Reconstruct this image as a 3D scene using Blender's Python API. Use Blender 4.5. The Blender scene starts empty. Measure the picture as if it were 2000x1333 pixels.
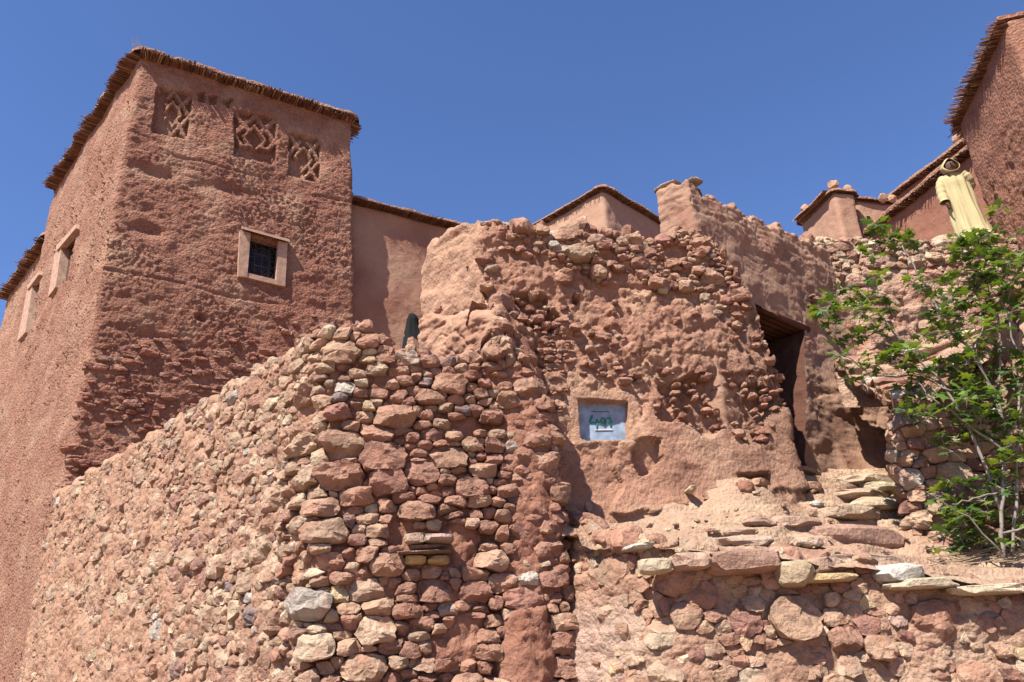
import bpy, math, random
import numpy as np
from mathutils import Vector
random.seed(7); RNG = np.random.RandomState(11)
scene = bpy.context.scene

# ------------------------------------------------------------------ camera
CF = 1500.0; CP = math.radians(23.1); CR = math.radians(2.5)
c_f = np.array([0, math.cos(CP), math.sin(CP)]); _r = np.array([1.0, 0, 0]); _u = np.cross(_r, c_f)
c_u = _u*math.cos(CR) + _r*math.sin(CR); c_r = _r*math.cos(CR) - _u*math.sin(CR)
cam = bpy.data.objects.new('camera', bpy.data.cameras.new('camera'))
scene.collection.objects.link(cam); scene.camera = cam
cam.data.sensor_width = 36; cam.data.lens = 27; cam.data.clip_end = 5000; cam.data.clip_start = 0.05
from mathutils import Matrix
cam.matrix_world = Matrix([[c_r[0], c_u[0], -c_f[0], 0], [c_r[1], c_u[1], -c_f[1], 0], [c_r[2], c_u[2], -c_f[2], 0], [0, 0, 0, 1]])

# ------------------------------------------------------------------ light
SUN_AZ = math.radians(217); SUN_EL = math.radians(53)
w = bpy.data.worlds.new('World'); scene.world = w; w.use_nodes = True
nt = w.node_tree; bg = nt.nodes['Background']
sky = nt.nodes.new('ShaderNodeTexSky'); sky.sky_type = 'NISHITA'; sky.sun_disc = False
sky.sun_elevation = SUN_EL; sky.sun_rotation = SUN_AZ
sky.altitude = 300; sky.air_density = 1.0; sky.dust_density = 0.0; sky.ozone_density = 3.0
tint = nt.nodes.new('ShaderNodeVectorMath'); tint.operation = 'MULTIPLY'; tint.inputs[1].default_value = (.82, .93, 1.22)   # clear desert-blue sky
nt.links.new(sky.outputs[0], tint.inputs[0]); nt.links.new(tint.outputs[0], bg.inputs[0]); bg.inputs[1].default_value = 0.066
sl = bpy.data.lights.new('sun', 'SUN'); sl.energy = 5.0; sl.angle = math.radians(0.5); sl.color = (1.0, 0.95, 0.88)
so = bpy.data.objects.new('sun', sl); scene.collection.objects.link(so)
sd = Vector((math.sin(SUN_AZ)*math.cos(SUN_EL), math.cos(SUN_AZ)*math.cos(SUN_EL), math.sin(SUN_EL)))
so.rotation_euler = sd.to_track_quat('Z', 'Y').to_euler()
scene.view_settings.view_transform = 'Standard'; scene.view_settings.look = 'None'
scene.view_settings.gamma = 1; scene.view_settings.exposure = 1.25
scene.view_settings.use_curve_mapping = False

# ------------------------------------------------------------------ measuring helpers
def ray(x, y): return c_f*CF + c_r*(x-1000) + c_u*(666.5-y)
def atY(x, y, Y): d = ray(x, y); return d*(Y/d[1])
def atZ(x, y, Z): d = ray(x, y); return d*(Z/d[2])
def onplane(x, y, P, d):
    n = np.array([d[1], -d[0], 0.0]); q = ray(x, y); return q*((np.array(P, float)@n)/(q@n))
def proj(P):
    c = P@c_f; c = np.where(c > .1, c, .1)
    return 1000+CF*(P@c_r)/c, 666.5-CF*(P@c_u)/c

# ------------------------------------------------------------------ noise
_perm = RNG.permutation(256); _perm = np.concatenate([_perm, _perm, _perm])
_g = RNG.normal(size=(256, 3)); _g /= np.linalg.norm(_g, axis=1)[:, None]; _g = _g.astype(np.float32)
def perlin(p):
    sh = p.shape[:-1]; p = p.reshape(-1, 3)
    out = np.empty(len(p), np.float32)
    for s in range(0, len(p), 200000):
        q = p[s:s+200000]; i = np.floor(q).astype(np.int64); f = (q-i).astype(np.float32); i &= 255
        u = f*f*f*(f*(f*6-15)+10); r = []
        for dx in (0, 1):
            a = _perm[i[:, 0]+dx]
            for dy in (0, 1):
                b = _perm[a+i[:, 1]+dy]
                for dz in (0, 1):
                    g = _g[_perm[b+i[:, 2]+dz]]
                    r.append(g[:, 0]*(f[:, 0]-dx)+g[:, 1]*(f[:, 1]-dy)+g[:, 2]*(f[:, 2]-dz))
        def L(a, b, t): return a+(b-a)*t
        x0 = L(L(r[0], r[1], u[:, 2]), L(r[2], r[3], u[:, 2]), u[:, 1])
        x1 = L(L(r[4], r[5], u[:, 2]), L(r[6], r[7], u[:, 2]), u[:, 1])
        out[s:s+200000] = L(x0, x1, u[:, 0])*1.6
    return out.reshape(sh)
def fbm(p, sc=1.0, octv=3, gain=.5, st=(1, 1, 1), off=0.0):
    p = p*np.array(st)*sc+off; a = 1.0; o = 0
    for k in range(octv):
        o = o+a*perlin(p); p = p*2.03+17.1; a *= gain
    return o
def ridged(p, sc=1.0, octv=3, st=(1, 1, 1), off=0.0):
    p = p*np.array(st)*sc+off; a = 1.0; o = 0
    for k in range(octv):
        o = o+a*(1-2*np.abs(perlin(p))); p = p*2.1+9.7; a *= .5
    return o/1.75
def worley(p, sc=1.0, st=(1, 1, 1), off=0.0):
    p = p*np.array(st)*sc+off; sh = p.shape[:-1]; p = p.reshape(-1, 3)
    out = np.empty(len(p), np.float32)
    for s in range(0, len(p), 200000):
        q = p[s:s+200000]; i = np.floor(q).astype(np.int64); f = (q-i).astype(np.float32)
        best = np.full(len(q), 9.0, np.float32)
        for dx in (-1, 0, 1):
            for dy in (-1, 0, 1):
                for dz in (-1, 0, 1):
                    j = (i+np.array([dx, dy, dz])) & 255
                    h = _perm[_perm[_perm[j[:, 0]]+j[:, 1]]+j[:, 2]]
                    o = _g[h]*.5+.5+np.array([dx, dy, dz], np.float32)-f
                    best = np.minimum(best, (o*o).sum(1))
        out[s:s+200000] = np.sqrt(best)
    return out.reshape(sh)
def flake(p, sc, st=(1, 1, 1), off=0.0, ts=(-.25, .1, .4)):
    n = fbm(p, sc, 3, .55, st, off); o = 0
    for t in ts: o = o+ss(t-.035, t+.035, n)
    return o/len(ts)-.5
def crack(p, sc, st=(1, 1, 1), off=0.0, w=.035):
    n = fbm(p, sc, 2, .5, st, off); m = perlin(p*sc*.45+off+31)
    return np.exp(-(n/w)**2)*ss(-.05, .3, m)
def ss(a, b, x): t = np.clip((x-a)/(b-a), 0, 1); return t*t*(3-2*t)
def inpoly(px, py, poly):
    ins = np.zeros(px.shape, bool); n = len(poly)
    for k in range(n):
        x1, y1 = poly[k]; x2, y2 = poly[(k+1) % n]
        if y1 == y2: continue
        c = ((y1 > py) != (y2 > py)) & (px < (x2-x1)*(py-y1)/(y2-y1)+x1)
        ins ^= c
    return ins
def inany(px, py, polys):
    o = np.zeros(px.shape, bool)
    for q in polys: o |= inpoly(px, py, q)
    return o

# ------------------------------------------------------------------ object helpers
col = scene.collection
def link(o, parent=None):
    col.objects.link(o)
    if parent is not None: o.parent = parent
    return o
def thing(name, label, cat, group=None, loc=(0, 0, 0)):
    o = bpy.data.objects.new(name, None); o.location = loc; link(o)
    o['label'] = label; o['category'] = cat
    if group: o['group'] = group
    return o
def mesh_np(name, V, Fq, mat, parent=None, colr=None, smooth=True, kind=None, sharp=0):
    V = np.ascontiguousarray(V, np.float32).reshape(-1, 3)
    if parent is not None:
        V = V-np.array(parent.location, np.float32) if parent.parent is None else V
    me = bpy.data.meshes.new(name); me.vertices.add(len(V)); me.vertices.foreach_set('co', V.ravel())
    k = Fq.shape[1]; me.loops.add(Fq.size); me.loops.foreach_set('vertex_index', np.ascontiguousarray(Fq, np.int32).ravel())
    me.polygons.add(len(Fq)); me.polygons.foreach_set('loop_start', np.arange(0, Fq.size, k, dtype=np.int32))
    me.polygons.foreach_set('loop_total', np.full(len(Fq), k, np.int32))
    me.polygons.foreach_set('use_smooth', np.full(len(Fq), smooth))
    me.update(calc_edges=True)
    if colr is not None:
        at = me.color_attributes.new('Col', 'FLOAT_COLOR', 'POINT')
        c4 = np.ones((len(V), 4), np.float32); c4[:, :3] = colr; at.data.foreach_set('color', c4.ravel())
    if sharp: me.set_sharp_from_angle(angle=math.radians(sharp))
    me.materials.append(mat)
    o = bpy.data.objects.new(name, me); link(o, parent)
    if kind: o['kind'] = kind
    return o
class MB:
    def __init__(s): s.v = []; s.f = []; s.n = 0; s.c = []
    def add(s, V, Fs, c=None):
        V = np.asarray(V, float).reshape(-1, 3); s.v.append(V)
        for f in Fs: s.f.append(tuple(i+s.n for i in f))
        s.n += len(V)
        if c is not None: s.c.append(np.tile(np.asarray(c, float), (len(V), 1)))
    def box(s, c, ex, ey, ez, c3=None):
        c = np.array(c, float); ex, ey, ez = map(lambda a: np.array(a, float), (ex, ey, ez)); V = []
        for a in (-1, 1):
            for b in (-1, 1):
                for d in (-1, 1): V.append(c+a*ex+b*ey+d*ez)
        F = [(0, 1, 3, 2), (4, 6, 7, 5), (0, 4, 5, 1), (2, 3, 7, 6), (0, 2, 6, 4), (1, 5, 7, 3)]
        if np.dot(np.cross(ex, ey), ez) < 0: F = [f[::-1] for f in F]
        s.add(V, F, c3)
    def tube(s, pts, rad, n=6, c=None, cap=True):
        pts = np.array(pts, float); rad = np.broadcast_to(np.array(rad, float), (len(pts),)); V = []
        for i, p in enumerate(pts):
            d = pts[min(i+1, len(pts)-1)]-pts[max(i-1, 0)]; d /= np.linalg.norm(d)+1e-9
            a = np.cross(d, [0.13, 0.21, 1.0]); a /= np.linalg.norm(a)+1e-9; b = np.cross(d, a)
            for k in range(n):
                t = 2*math.pi*k/n; V.append(p+rad[i]*(a*math.cos(t)+b*math.sin(t)))
        F = [(i*n+k, i*n+(k+1) % n, (i+1)*n+(k+1) % n, (i+1)*n+k) for i in range(len(pts)-1) for k in range(n)]
        if cap: F += [tuple(range(n))[::-1], tuple((len(pts)-1)*n+k for k in range(n))]
        s.add(V, F, c)
    def build(s, name, mat, parent=None, smooth=False, kind=None):
        V = np.concatenate(s.v)
        if parent is not None and parent.parent is None: V = V-np.array(parent.location)
        me = bpy.data.meshes.new(name); me.from_pydata(V.tolist(), [], s.f)
        if s.c:
            at = me.color_attributes.new('Col', 'FLOAT_COLOR', 'POINT')
            c4 = np.ones((len(V), 4), np.float32); c4[:, :3] = np.concatenate(s.c); at.data.foreach_set('color', c4.ravel())
        me.polygons.foreach_set('use_smooth', [smooth]*len(me.polygons)); me.update()
        me.materials.append(mat); o = bpy.data.objects.new(name, me); link(o, parent)
        if kind: o['kind'] = kind
        return o

# ------------------------------------------------------------------ materials
def N(nt, t, **k):
    n = nt.nodes.new(t)
    for a, b in k.items(): setattr(n, a, b)
    return n
ALB = .62
def earth_mat(name, fine=55, bump=.5, bdist=.012, peb=22, pebw=.5, var=.22, streak=0.0, rough=.95, speck=.12):
    m = bpy.data.materials.new(name); m.use_nodes = True; nt = m.node_tree; L = nt.links.new
    bs = nt.nodes['Principled BSDF']; bs.inputs['Roughness'].default_value = rough
    bs.inputs['Specular IOR Level'].default_value = .15
    at = N(nt, 'ShaderNodeAttribute', attribute_name='Col')
    geo = N(nt, 'ShaderNodeNewGeometry')
    n1 = N(nt, 'ShaderNodeTexNoise'); n1.inputs['Scale'].default_value = 5; n1.inputs['Detail'].default_value = 9; n1.inputs['Roughness'].default_value = .7
    L(geo.outputs['Position'], n1.inputs['Vector'])
    mr = N(nt, 'ShaderNodeMapRange'); mr.inputs['From Min'].default_value = .3; mr.inputs['From Max'].default_value = .7
    mr.inputs['To Min'].default_value = 1-var; mr.inputs['To Max'].default_value = 1+var; L(n1.outputs['Fac'], mr.inputs['Value'])
    mr.inputs['To Min'].default_value *= ALB; mr.inputs['To Max'].default_value *= ALB
    mul = N(nt, 'ShaderNodeVectorMath', operation='SCALE'); L(at.outputs['Color'], mul.inputs[0]); L(mr.outputs[0], mul.inputs['Scale'])
    # small pale grit in the earth
    vc = N(nt, 'ShaderNodeTexVoronoi'); vc.inputs['Scale'].default_value = 42; L(geo.outputs['Position'], vc.inputs['Vector'])
    sr = N(nt, 'ShaderNodeSeparateColor'); L(vc.outputs['Color'], sr.inputs[0])
    c1 = N(nt, 'ShaderNodeMath', operation='GREATER_THAN'); c1.inputs[1].default_value = 1-speck; L(sr.outputs[0], c1.inputs[0])
    c2 = N(nt, 'ShaderNodeMath', operation='LESS_THAN'); c2.inputs[1].default_value = .38; L(vc.outputs['Distance'], c2.inputs[0])
    c3 = N(nt, 'ShaderNodeMath', operation='MULTIPLY'); L(c1.outputs[0], c3.inputs[0]); L(c2.outputs[0], c3.inputs[1])
    c4 = N(nt, 'ShaderNodeMath', operation='MULTIPLY'); c4.inputs[1].default_value = .55; L(c3.outputs[0], c4.inputs[0])
    mx = N(nt, 'ShaderNodeMix', data_type='RGBA'); L(c4.outputs[0], mx.inputs['Factor']); L(mul.outputs[0], mx.inputs['A'])
    mx.inputs['B'].default_value = (.40, .27, .19, 1)
    L(mx.outputs['Result'], bs.inputs['Base Color'])
    mp = N(nt, 'ShaderNodeMapping'); mp.inputs['Scale'].default_value = (1, 1, 1-.85*streak); L(geo.outputs['Position'], mp.inputs['Vector'])
    n2 = N(nt, 'ShaderNodeTexNoise'); n2.inputs['Scale'].default_value = fine; n2.inputs['Detail'].default_value = 5; n2.inputs['Roughness'].default_value = .65
    L(mp.outputs[0], n2.inputs['Vector'])
    v2 = N(nt, 'ShaderNodeTexVoronoi'); v2.inputs['Scale'].default_value = peb; L(mp.outputs[0], v2.inputs['Vector'])
    ad = N(nt, 'ShaderNodeMath', operation='MULTIPLY_ADD'); ad.inputs[1].default_value = -pebw; L(v2.outputs['Distance'], ad.inputs[0]); L(n2.outputs['Fac'], ad.inputs[2])
    bp = N(nt, 'ShaderNodeBump'); bp.inputs['Strength'].default_value = bump; bp.inputs['Distance'].default_value = bdist
    L(ad.outputs[0], bp.inputs['Height']); L(bp.outputs[0], bs.inputs['Normal'])
    return m
def plain(name, c, rough=.8, metal=0.0, var=0.0, sc=20, bump=0.0):
    c = tuple(x*ALB for x in c); m = bpy.data.materials.new(name); m.use_nodes = True; nt = m.node_tree; L = nt.links.new
    bs = nt.nodes['Principled BSDF']; bs.inputs['Roughness'].default_value = rough; bs.inputs['Metallic'].default_value = metal
    bs.inputs['Base Color'].default_value = (*c, 1); bs.inputs['Specular IOR Level'].default_value = .3
    if var or bump:
        geo = N(nt, 'ShaderNodeNewGeometry')
        n1 = N(nt, 'ShaderNodeTexNoise'); n1.inputs['Scale'].default_value = sc; n1.inputs['Detail'].default_value = 6; L(geo.outputs['Position'], n1.inputs['Vector'])
        mr = N(nt, 'ShaderNodeMapRange'); mr.inputs['From Min'].default_value = .3; mr.inputs['From Max'].default_value = .7
        mr.inputs['To Min'].default_value = 1-var; mr.inputs['To Max'].default_value = 1+var; L(n1.outputs['Fac'], mr.inputs['Value'])
        mul = N(nt, 'ShaderNodeVectorMath', operation='SCALE'); mul.inputs[0].default_value = c; L(mr.outputs[0], mul.inputs['Scale'])
        L(mul.outputs[0], bs.inputs['Base Color'])
        if bump:
            bp = N(nt, 'ShaderNodeBump'); bp.inputs['Strength'].default_value = bump; bp.inputs['Distance'].default_value = .01
            L(n1.outputs['Fac'], bp.inputs['Height']); L(bp.outputs[0], bs.inputs['Normal'])
    return m
M_ROUGH = earth_mat('rough_adobe', fine=26, bump=1.0, bdist=.05, peb=17, pebw=.7, var=.25, speck=.12)
M_MUD = earth_mat('weathered_mud', fine=42, bump=.9, bdist=.03, peb=24, pebw=.5, var=.25, streak=.25, speck=.05)
M_PLASTER = earth_mat('mud_plaster', fine=34, bump=.9, bdist=.015, peb=12, pebw=.25, var=.22, speck=.05)
M_FAR = earth_mat('far_plaster', fine=18, bump=.5, bdist=.03, peb=7, pebw=.3, var=.1, speck=.02)
M_STONE = earth_mat('field_stone', fine=30, bump=1.0, bdist=.035, peb=14, pebw=.5, var=.3, speck=.02)
M_DIRT = earth_mat('packed_dirt', fine=36, bump=.95, bdist=.035, peb=26, pebw=.5, var=.22, speck=.08)
M_CANE = earth_mat('dry_cane', fine=30, bump=.3, bdist=.01, peb=20, pebw=.2, var=.3, speck=0)
# linear base colours
MUD = np.array([.40, .194, .127]); MUDP = np.array([.53, .315, .205]); MUDR = np.array([.345, .152, .100]); DUST = np.array([.54, .365, .25])
GREYMUD = np.array([.34, .200, .138])
def mixc(a, b, t): t = np.clip(t, 0, 1)[..., None]; return np.asarray(a)*(1-t)+np.asarray(b)*t

# ------------------------------------------------------------------ wall strips
class Strip:
    """A wall surface: plan path (two levels, lofted) x profile (face, rounded shoulder, top, back)."""
    def __init__(s, base, top_pts, zref, z0, topf, rad=.12, r=.10, slope=0.0, T=.5, ccw=1):
        b = np.array(base, float)[:, :2]; t = np.array(top_pts if top_pts is not None else base, float)[:, :2]
        L = np.concatenate([[0], np.cumsum(np.linalg.norm(np.diff(b, axis=0), axis=1))]); s.Lk = L
        n = int(L[-1]/.02)+2; u = np.linspace(0, L[-1], n); s.u = u
        def samp(P):
            Q = np.stack([np.interp(u, L, P[:, k]) for k in (0, 1)], 1)
            k = max(1, int(rad/.02)); pad = np.pad(Q, ((k, k), (0, 0)), mode='edge')
            e0 = Q[0]-Q[1]; e1 = Q[-1]-Q[-2]
            for i in range(k): pad[k-1-i] = Q[0]+e0*(i+1); pad[n+k+i] = Q[-1]+e1*(i+1)
            ker = np.ones(2*k+1)/(2*k+1)
            return np.stack([np.convolve(pad[:, c], ker, 'valid') for c in (0, 1)], 1)
        s.b = samp(b); s.t = samp(t); tg = np.gradient(s.b, axis=0); tg /= np.linalg.norm(tg, axis=1)[:, None]+1e-9
        s.nrm = np.stack([tg[:, 1], -tg[:, 0]], 1)*ccw
        s.zr = zref; s.z0 = z0; s.topf = topf; s.r = r; s.slope = slope; s.T = T; s.U = L[-1]
    def P(s, U, V, H=0.0):
        x = lambda A: np.stack([np.interp(U, s.u, A[:, 0]), np.interp(U, s.u, A[:, 1])], -1)
        nr = x(s.nrm); nr /= np.linalg.norm(nr, axis=-1)[..., None]
        sl = s.slope(U) if callable(s.slope) else s.slope+0*U
        T = s.T(U) if callable(s.T) else s.T+0*U
        hgt = s.topf(U)-s.z0-s.r; arc = (math.pi/2-sl)*s.r
        al = np.clip((V-hgt)/s.r, 0, math.pi/2-sl)
        z = s.z0+np.minimum(V, hgt)+s.r*np.sin(al); back = s.r*(1-np.cos(al))
        e = np.clip(V-hgt-arc, 0, T); back = back+e*np.cos(sl); z = z+e*np.sin(sl)
        d = np.clip(V-hgt-arc-T, 0, 9); z = z-d; back = back+.25*np.minimum(d, .2)
        isb = d > 0
        cn = np.where(isb, -1, np.cos(al)); sn = np.where(isb, 0, np.sin(al))
        k = ((z-s.zr[0])/(s.zr[1]-s.zr[0]))[..., None]
        if getattr(s, 'clampz', False): k = np.clip(k, 0, 1)
        xy = x(s.b)*(1-k)+x(s.t)*k-nr*back[..., None]
        n3 = np.concatenate([nr*cn[..., None], sn[..., None]], -1)
        p = np.concatenate([xy, z[..., None]], -1)
        return p+n3*(np.asarray(H)[..., None] if np.ndim(H) else H), n3
    def vlen(s, U): # arc length to end of top
        sl = s.slope(U) if callable(s.slope) else s.slope
        T = s.T(U) if callable(s.T) else s.T
        return s.topf(U)-s.z0-s.r+(math.pi/2-sl)*s.r+T
    def mesh(s, name, du, dv, hf, cf, mat, parent, u0=0, u1=None, back=.6, kind=None, warp=None, keepf=None, smooth=True):
        u1 = s.U if u1 is None else u1
        nu = int((u1-u0)/du)+2; ua = np.linspace(u0, u1, nu); vl = s.vlen(ua)+back
        nv = int(vl.max()/dv)+2
        U = np.repeat(ua[:, None], nv, 1); W = np.repeat(np.linspace(0, 1, nv)[None], nu, 0); V = W*vl[:, None]
        if warp: U, V = warp(U, V)
        p, n = s.P(U, V); px, py = proj(p)
        h = hf(p, px, py, U, V); p = p+n*h[..., None]
        c = cf(p, px, py, U, V)
        idx = np.arange(nu*nv).reshape(nu, nv)
        F = np.stack([idx[:-1, :-1], idx[1:, :-1], idx[1:, 1:], idx[:-1, 1:]], -1)
        if s.nrm is not None and s.flip(): F = F[..., ::-1]
        F = F.reshape(-1, 4)
        if keepf is not None:
            Uc = (U[:-1, :-1]+U[1:, 1:])/2; Vc = (V[:-1, :-1]+V[1:, 1:])/2
            F = F[keepf(Uc, Vc).ravel()]
        s.last = (U, V, p, n)
        return mesh_np(name, p, F, mat, parent, c.reshape(-1, 3), smooth, kind)
    def flip(s):
        U = np.array([s.U*.5, s.U*.5+.01]); a, n = s.P(U, np.array([.5, .5])); b, _ = s.P(U, np.array([.51, .51]))
        return np.dot(np.cross(a[1]-a[0], b[0]-a[0]), n[0]) < 0

def clip(poly, d, c):
    o = []
    for i in range(len(poly)):
        a = poly[i]; b = poly[(i+1) % len(poly)]; fa = a@d-c; fb = b@d-c
        if fa <= 0: o.append(a)
        if (fa < 0) != (fb < 0) and fa != fb: o.append(a+(b-a)*(fa/(fa-fb)))
    return o
PAL = [((.58, .40, .27), 5), ((.55, .35, .23), 6), ((.47, .265, .18), 5), ((.64, .48, .33), 3), ((.62, .46, .27), 1.4), ((.38, .20, .15), 3), ((.60, .52, .42), .5), ((.30, .22, .20), .3)]
PALR = [((.49, .285, .19), 6), ((.43, .235, .165), 6), ((.53, .34, .23), 4), ((.38, .195, .14), 3), ((.52, .37, .25), 1.3), ((.56, .48, .39), .3), ((.24, .18, .17), .3)]
PALY = [((.62, .46, .31), 4), ((.64, .50, .33), 3), ((.54, .36, .25), 4), ((.46, .26, .18), 2), ((.36, .28, .26), .5)]
PALL = [((.56, .39, .265), 6), ((.53, .35, .235), 6), ((.47, .28, .19), 3), ((.62, .47, .32), 3), ((.57, .43, .28), .8), ((.40, .23, .17), 1.2), ((.58, .50, .41), .4), ((.34, .26, .23), .25)]
def pick(pal):
    t = random.random()*sum(q for _, q in pal)
    for c, q in pal:
        t -= q
        if t <= 0: break
    return np.array(c)*random.uniform(.85, 1.12)
NA = 20; RINGS = [0, .35, .65, .86, .97, 1.0]
def stone_geo(s, c, poly, r, prot, an, lump=1.0, colr=None, shrink=.95, depth=.09, tiny=False):
    """one stone: outline from its cell, chiselled front, mapped on the strip"""
    NA, RINGS = (12, [0, .5, .85, 1.0]) if tiny else (16, [0, .42, .75, .95, 1.0]) if r < .075 else (22, [0, .32, .6, .83, .96, 1.0])
    th = np.linspace(0, 2*math.pi, NA, endpoint=False)+random.random(); poly = np.array(poly)-c
    dirs = np.stack([np.cos(th), np.sin(th)], 1); rr = np.full(NA, 1e9)
    for i in range(len(poly)):
        a = poly[i]; e = poly[(i+1) % len(poly)]-a; n = np.array([e[1], -e[0]]); ln = np.linalg.norm(n)
        if ln < 1e-9: continue
        n /= ln; k = a@n
        if k < 0: n = -n; k = -k
        dn = dirs@n; rr = np.where(dn > 1e-6, np.minimum(rr, k/np.maximum(dn, 1e-6)), rr)
    rr = np.minimum(rr, 2.0*r)
    rr = .06*np.roll(rr, 1)+.88*rr+.06*np.roll(rr, -1)
    rr = rr*(shrink+.03)*(1+.035*np.random.randn(NA)); R = rr.mean()
    H = min(R*random.uniform(.45, .85)*lump, .10)
    ta = random.uniform(0, 6.28); tl = random.uniform(0, .45); tx, ty = math.cos(ta)*tl, math.sin(ta)*tl-.12
    fac = []
    for k in range(random.randint(3, 6)):
        a = random.uniform(0, 6.28); fac.append((math.cos(a), math.sin(a), random.uniform(.1, .8), random.uniform(.6, 2.4)))
    V = []; Hh = []
    for q in RINGS:
        xy = dirs*(rr*q)[:, None]; X = xy[:, 0]/R; Y = xy[:, 1]/R
        h = 1+tx*X+ty*Y
        for f0, f1, f2, f3 in fac: h = np.minimum(h, 1-f3*(X*f0+Y*f1-f2)+tx*f2*f0)
        h = H*np.clip(h, .1, 1.3)-(H*.35 if q > .99 else 0)
        V.append(xy); Hh.append(h)
    V.append(dirs*rr[:, None]*.98); Hh.append(np.full(NA, -depth))
    V = np.concatenate(V)+c; Hh = np.concatenate(Hh)+prot
    U = V[:, 0]; W = V[:, 1]/an
    p, n = s.P(U, W, Hh)
    sc = 1.1/R
    o = np.random.rand(3)*50
    nz = perlin(p*sc+o)*R*.08+(1-2*np.abs(perlin(p*sc*2.0+o)))*R*.035+perlin(p*sc*4.5+o)*R*.03+flake(p, sc*.9, off=float(o[0]), ts=(0.05,))*R*.07
    p = p+n*nz[:, None]
    jt = np.random.randn(len(p), 3)*R*.03*np.repeat(RINGS+[1], NA)[:, None]**1.5; p = p+jt
    rings = len(RINGS)+1
    F = []
    for i in range(rings-1):
        for k in range(NA):
            F.append((i*NA+k, i*NA+(k+1) % NA, (i+1)*NA+(k+1) % NA, (i+1)*NA+k))
    return p, F
def stones(s, parent, keep, rmin, rmax, an=1.45, prot=(-.01, .04), pal=PAL, u0=0, u1=None, v0=0, v1=None, limit=300, lump=1.0,
           tries=26000, rfun=None, shrink=.95, name='stone', partial=.0, palf=None, bigp=.12, extra=(), protf=None, square=.55, stuffname='small_stones', minpx=10):
    u1 = s.U if u1 is None else u1
    vmax = s.vlen(np.linspace(u0, u1, 80)).max()+.1 if v1 is None else v1
    pts = np.zeros((0, 3)); cand = np.random.rand(tries, 4); P = []; arr = np.zeros((9000, 3)); m = 0
    for e in extra: arr[m] = e; m += 1
    for k in range(tries):
        f = 1-.75*k/tries
        r = rmin+(rmax-rmin)*(cand[k, 2]**1.7)*f if cand[k, 3] > bigp*f else rmax*(.85+.3*cand[k, 2])*f
        u = u0+(u1-u0)*cand[k, 0]; v = (v0+(vmax-v0)*cand[k, 1])*an
        if rfun is not None: r *= rfun(u, v/an)
        if m:
            d2 = (arr[:m, 0]-u)**2+(arr[:m, 1]-v)**2
            if (d2 < (.76*(arr[:m, 2]+r))**2).any(): continue
        arr[m] = (u, v, r); m += 1
        if m >= 8990: break
    A = arr[:m].copy(); pc, _ = s.P(A[:, 0], A[:, 1]/an); px, py = proj(pc)
    vl = s.vlen(A[:, 0]); kp = keep(px, py, A[:, 0], A[:, 1]/an, pc)
    ok = (np.random.rand(m) < kp) & (A[:, 1]/an < vl) & (px > -60) & (px < 2060) & (py < 1400) & (py > -50)
    cells = []
    for i in np.where(ok)[0]:
        c = A[i, :2]; r = A[i, 2]; D = A[:, :2]-c; d2 = (D**2).sum(1); d2[i] = 1e9
        nb = np.argpartition(d2, min(16, m-2))[:16]
        q = 2.3*r; poly = [c+np.array(k) for k in ((-q, -q), (q, -q), (q, q), (-q, q))]
        for j in nb:
            d = D[j]; ln = math.sqrt(d2[j])
            if ln > 5*r+.4: continue
            t = (d2[j]+r*r-A[j, 2]**2)/2/ln; aa = math.atan2(d[1], d[0]); qn = round(aa/(math.pi/2))*math.pi/2; a2 = aa-(aa-qn)*square
            nn_ = np.array([math.cos(a2), math.sin(a2)]); mpt = c+d/ln*t
            poly = clip(poly, nn_, mpt@nn_)
            if len(poly) < 3: break
        if len(poly) < 3: continue
        dist = np.linalg.norm(pc[i]); cells.append((r/dist, i, c, poly, r))
    cells.sort(key=lambda t: -t[0])
    mb = MB(); cnt = 0
    for q, i, c, poly, r in cells:
        pl = palf(px[i], py[i]) if palf else pal
        cc = pick(pl); pr = random.uniform(*prot)*min(1, r/.08)*(protf(c[0]) if protf else 1)
        V, F = stone_geo(s, c, poly, r, pr, an, lump(c[0]) if callable(lump) else lump, shrink=shrink, tiny=(cnt >= limit or q*2*CF <= minpx*.8) and r < .11)
        nn = perlin(V*9+i*.37)
        C = np.clip(cc*(1+.18*nn)[:, None], .02, .8)
        # earth clinging to the stone
        cl = ss(-.05, .35, perlin(V*5+3.3)); C = C*(1-.55*cl[:, None])+MUD*.55*cl[:, None]*1.1
        if cnt < limit and q*2*CF > minpx*.8:
            me_v = V
            o = mesh_np(name, V, np.array(F), M_STONE, parent, C, True, sharp=17); cnt += 1
        else:
            mb.v.append(V); mb.f += [tuple(k+mb.n for k in f) for f in F]; mb.n += len(V); mb.c.append(C)
    if mb.n:
        o = mb.build(stuffname, M_STONE, parent, True, 'stuff'); o.data.set_sharp_from_angle(angle=math.radians(17))
    return cells
NST = {}

dL = np.array([-.697, .717]); d2 = np.array([.985, .17]); dW = np.array([.755, .655]); dT = np.array([.83, .558])
A0 = np.array([-1.789, 6.9]); B0 = np.array([-8.10, 13.456])

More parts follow.
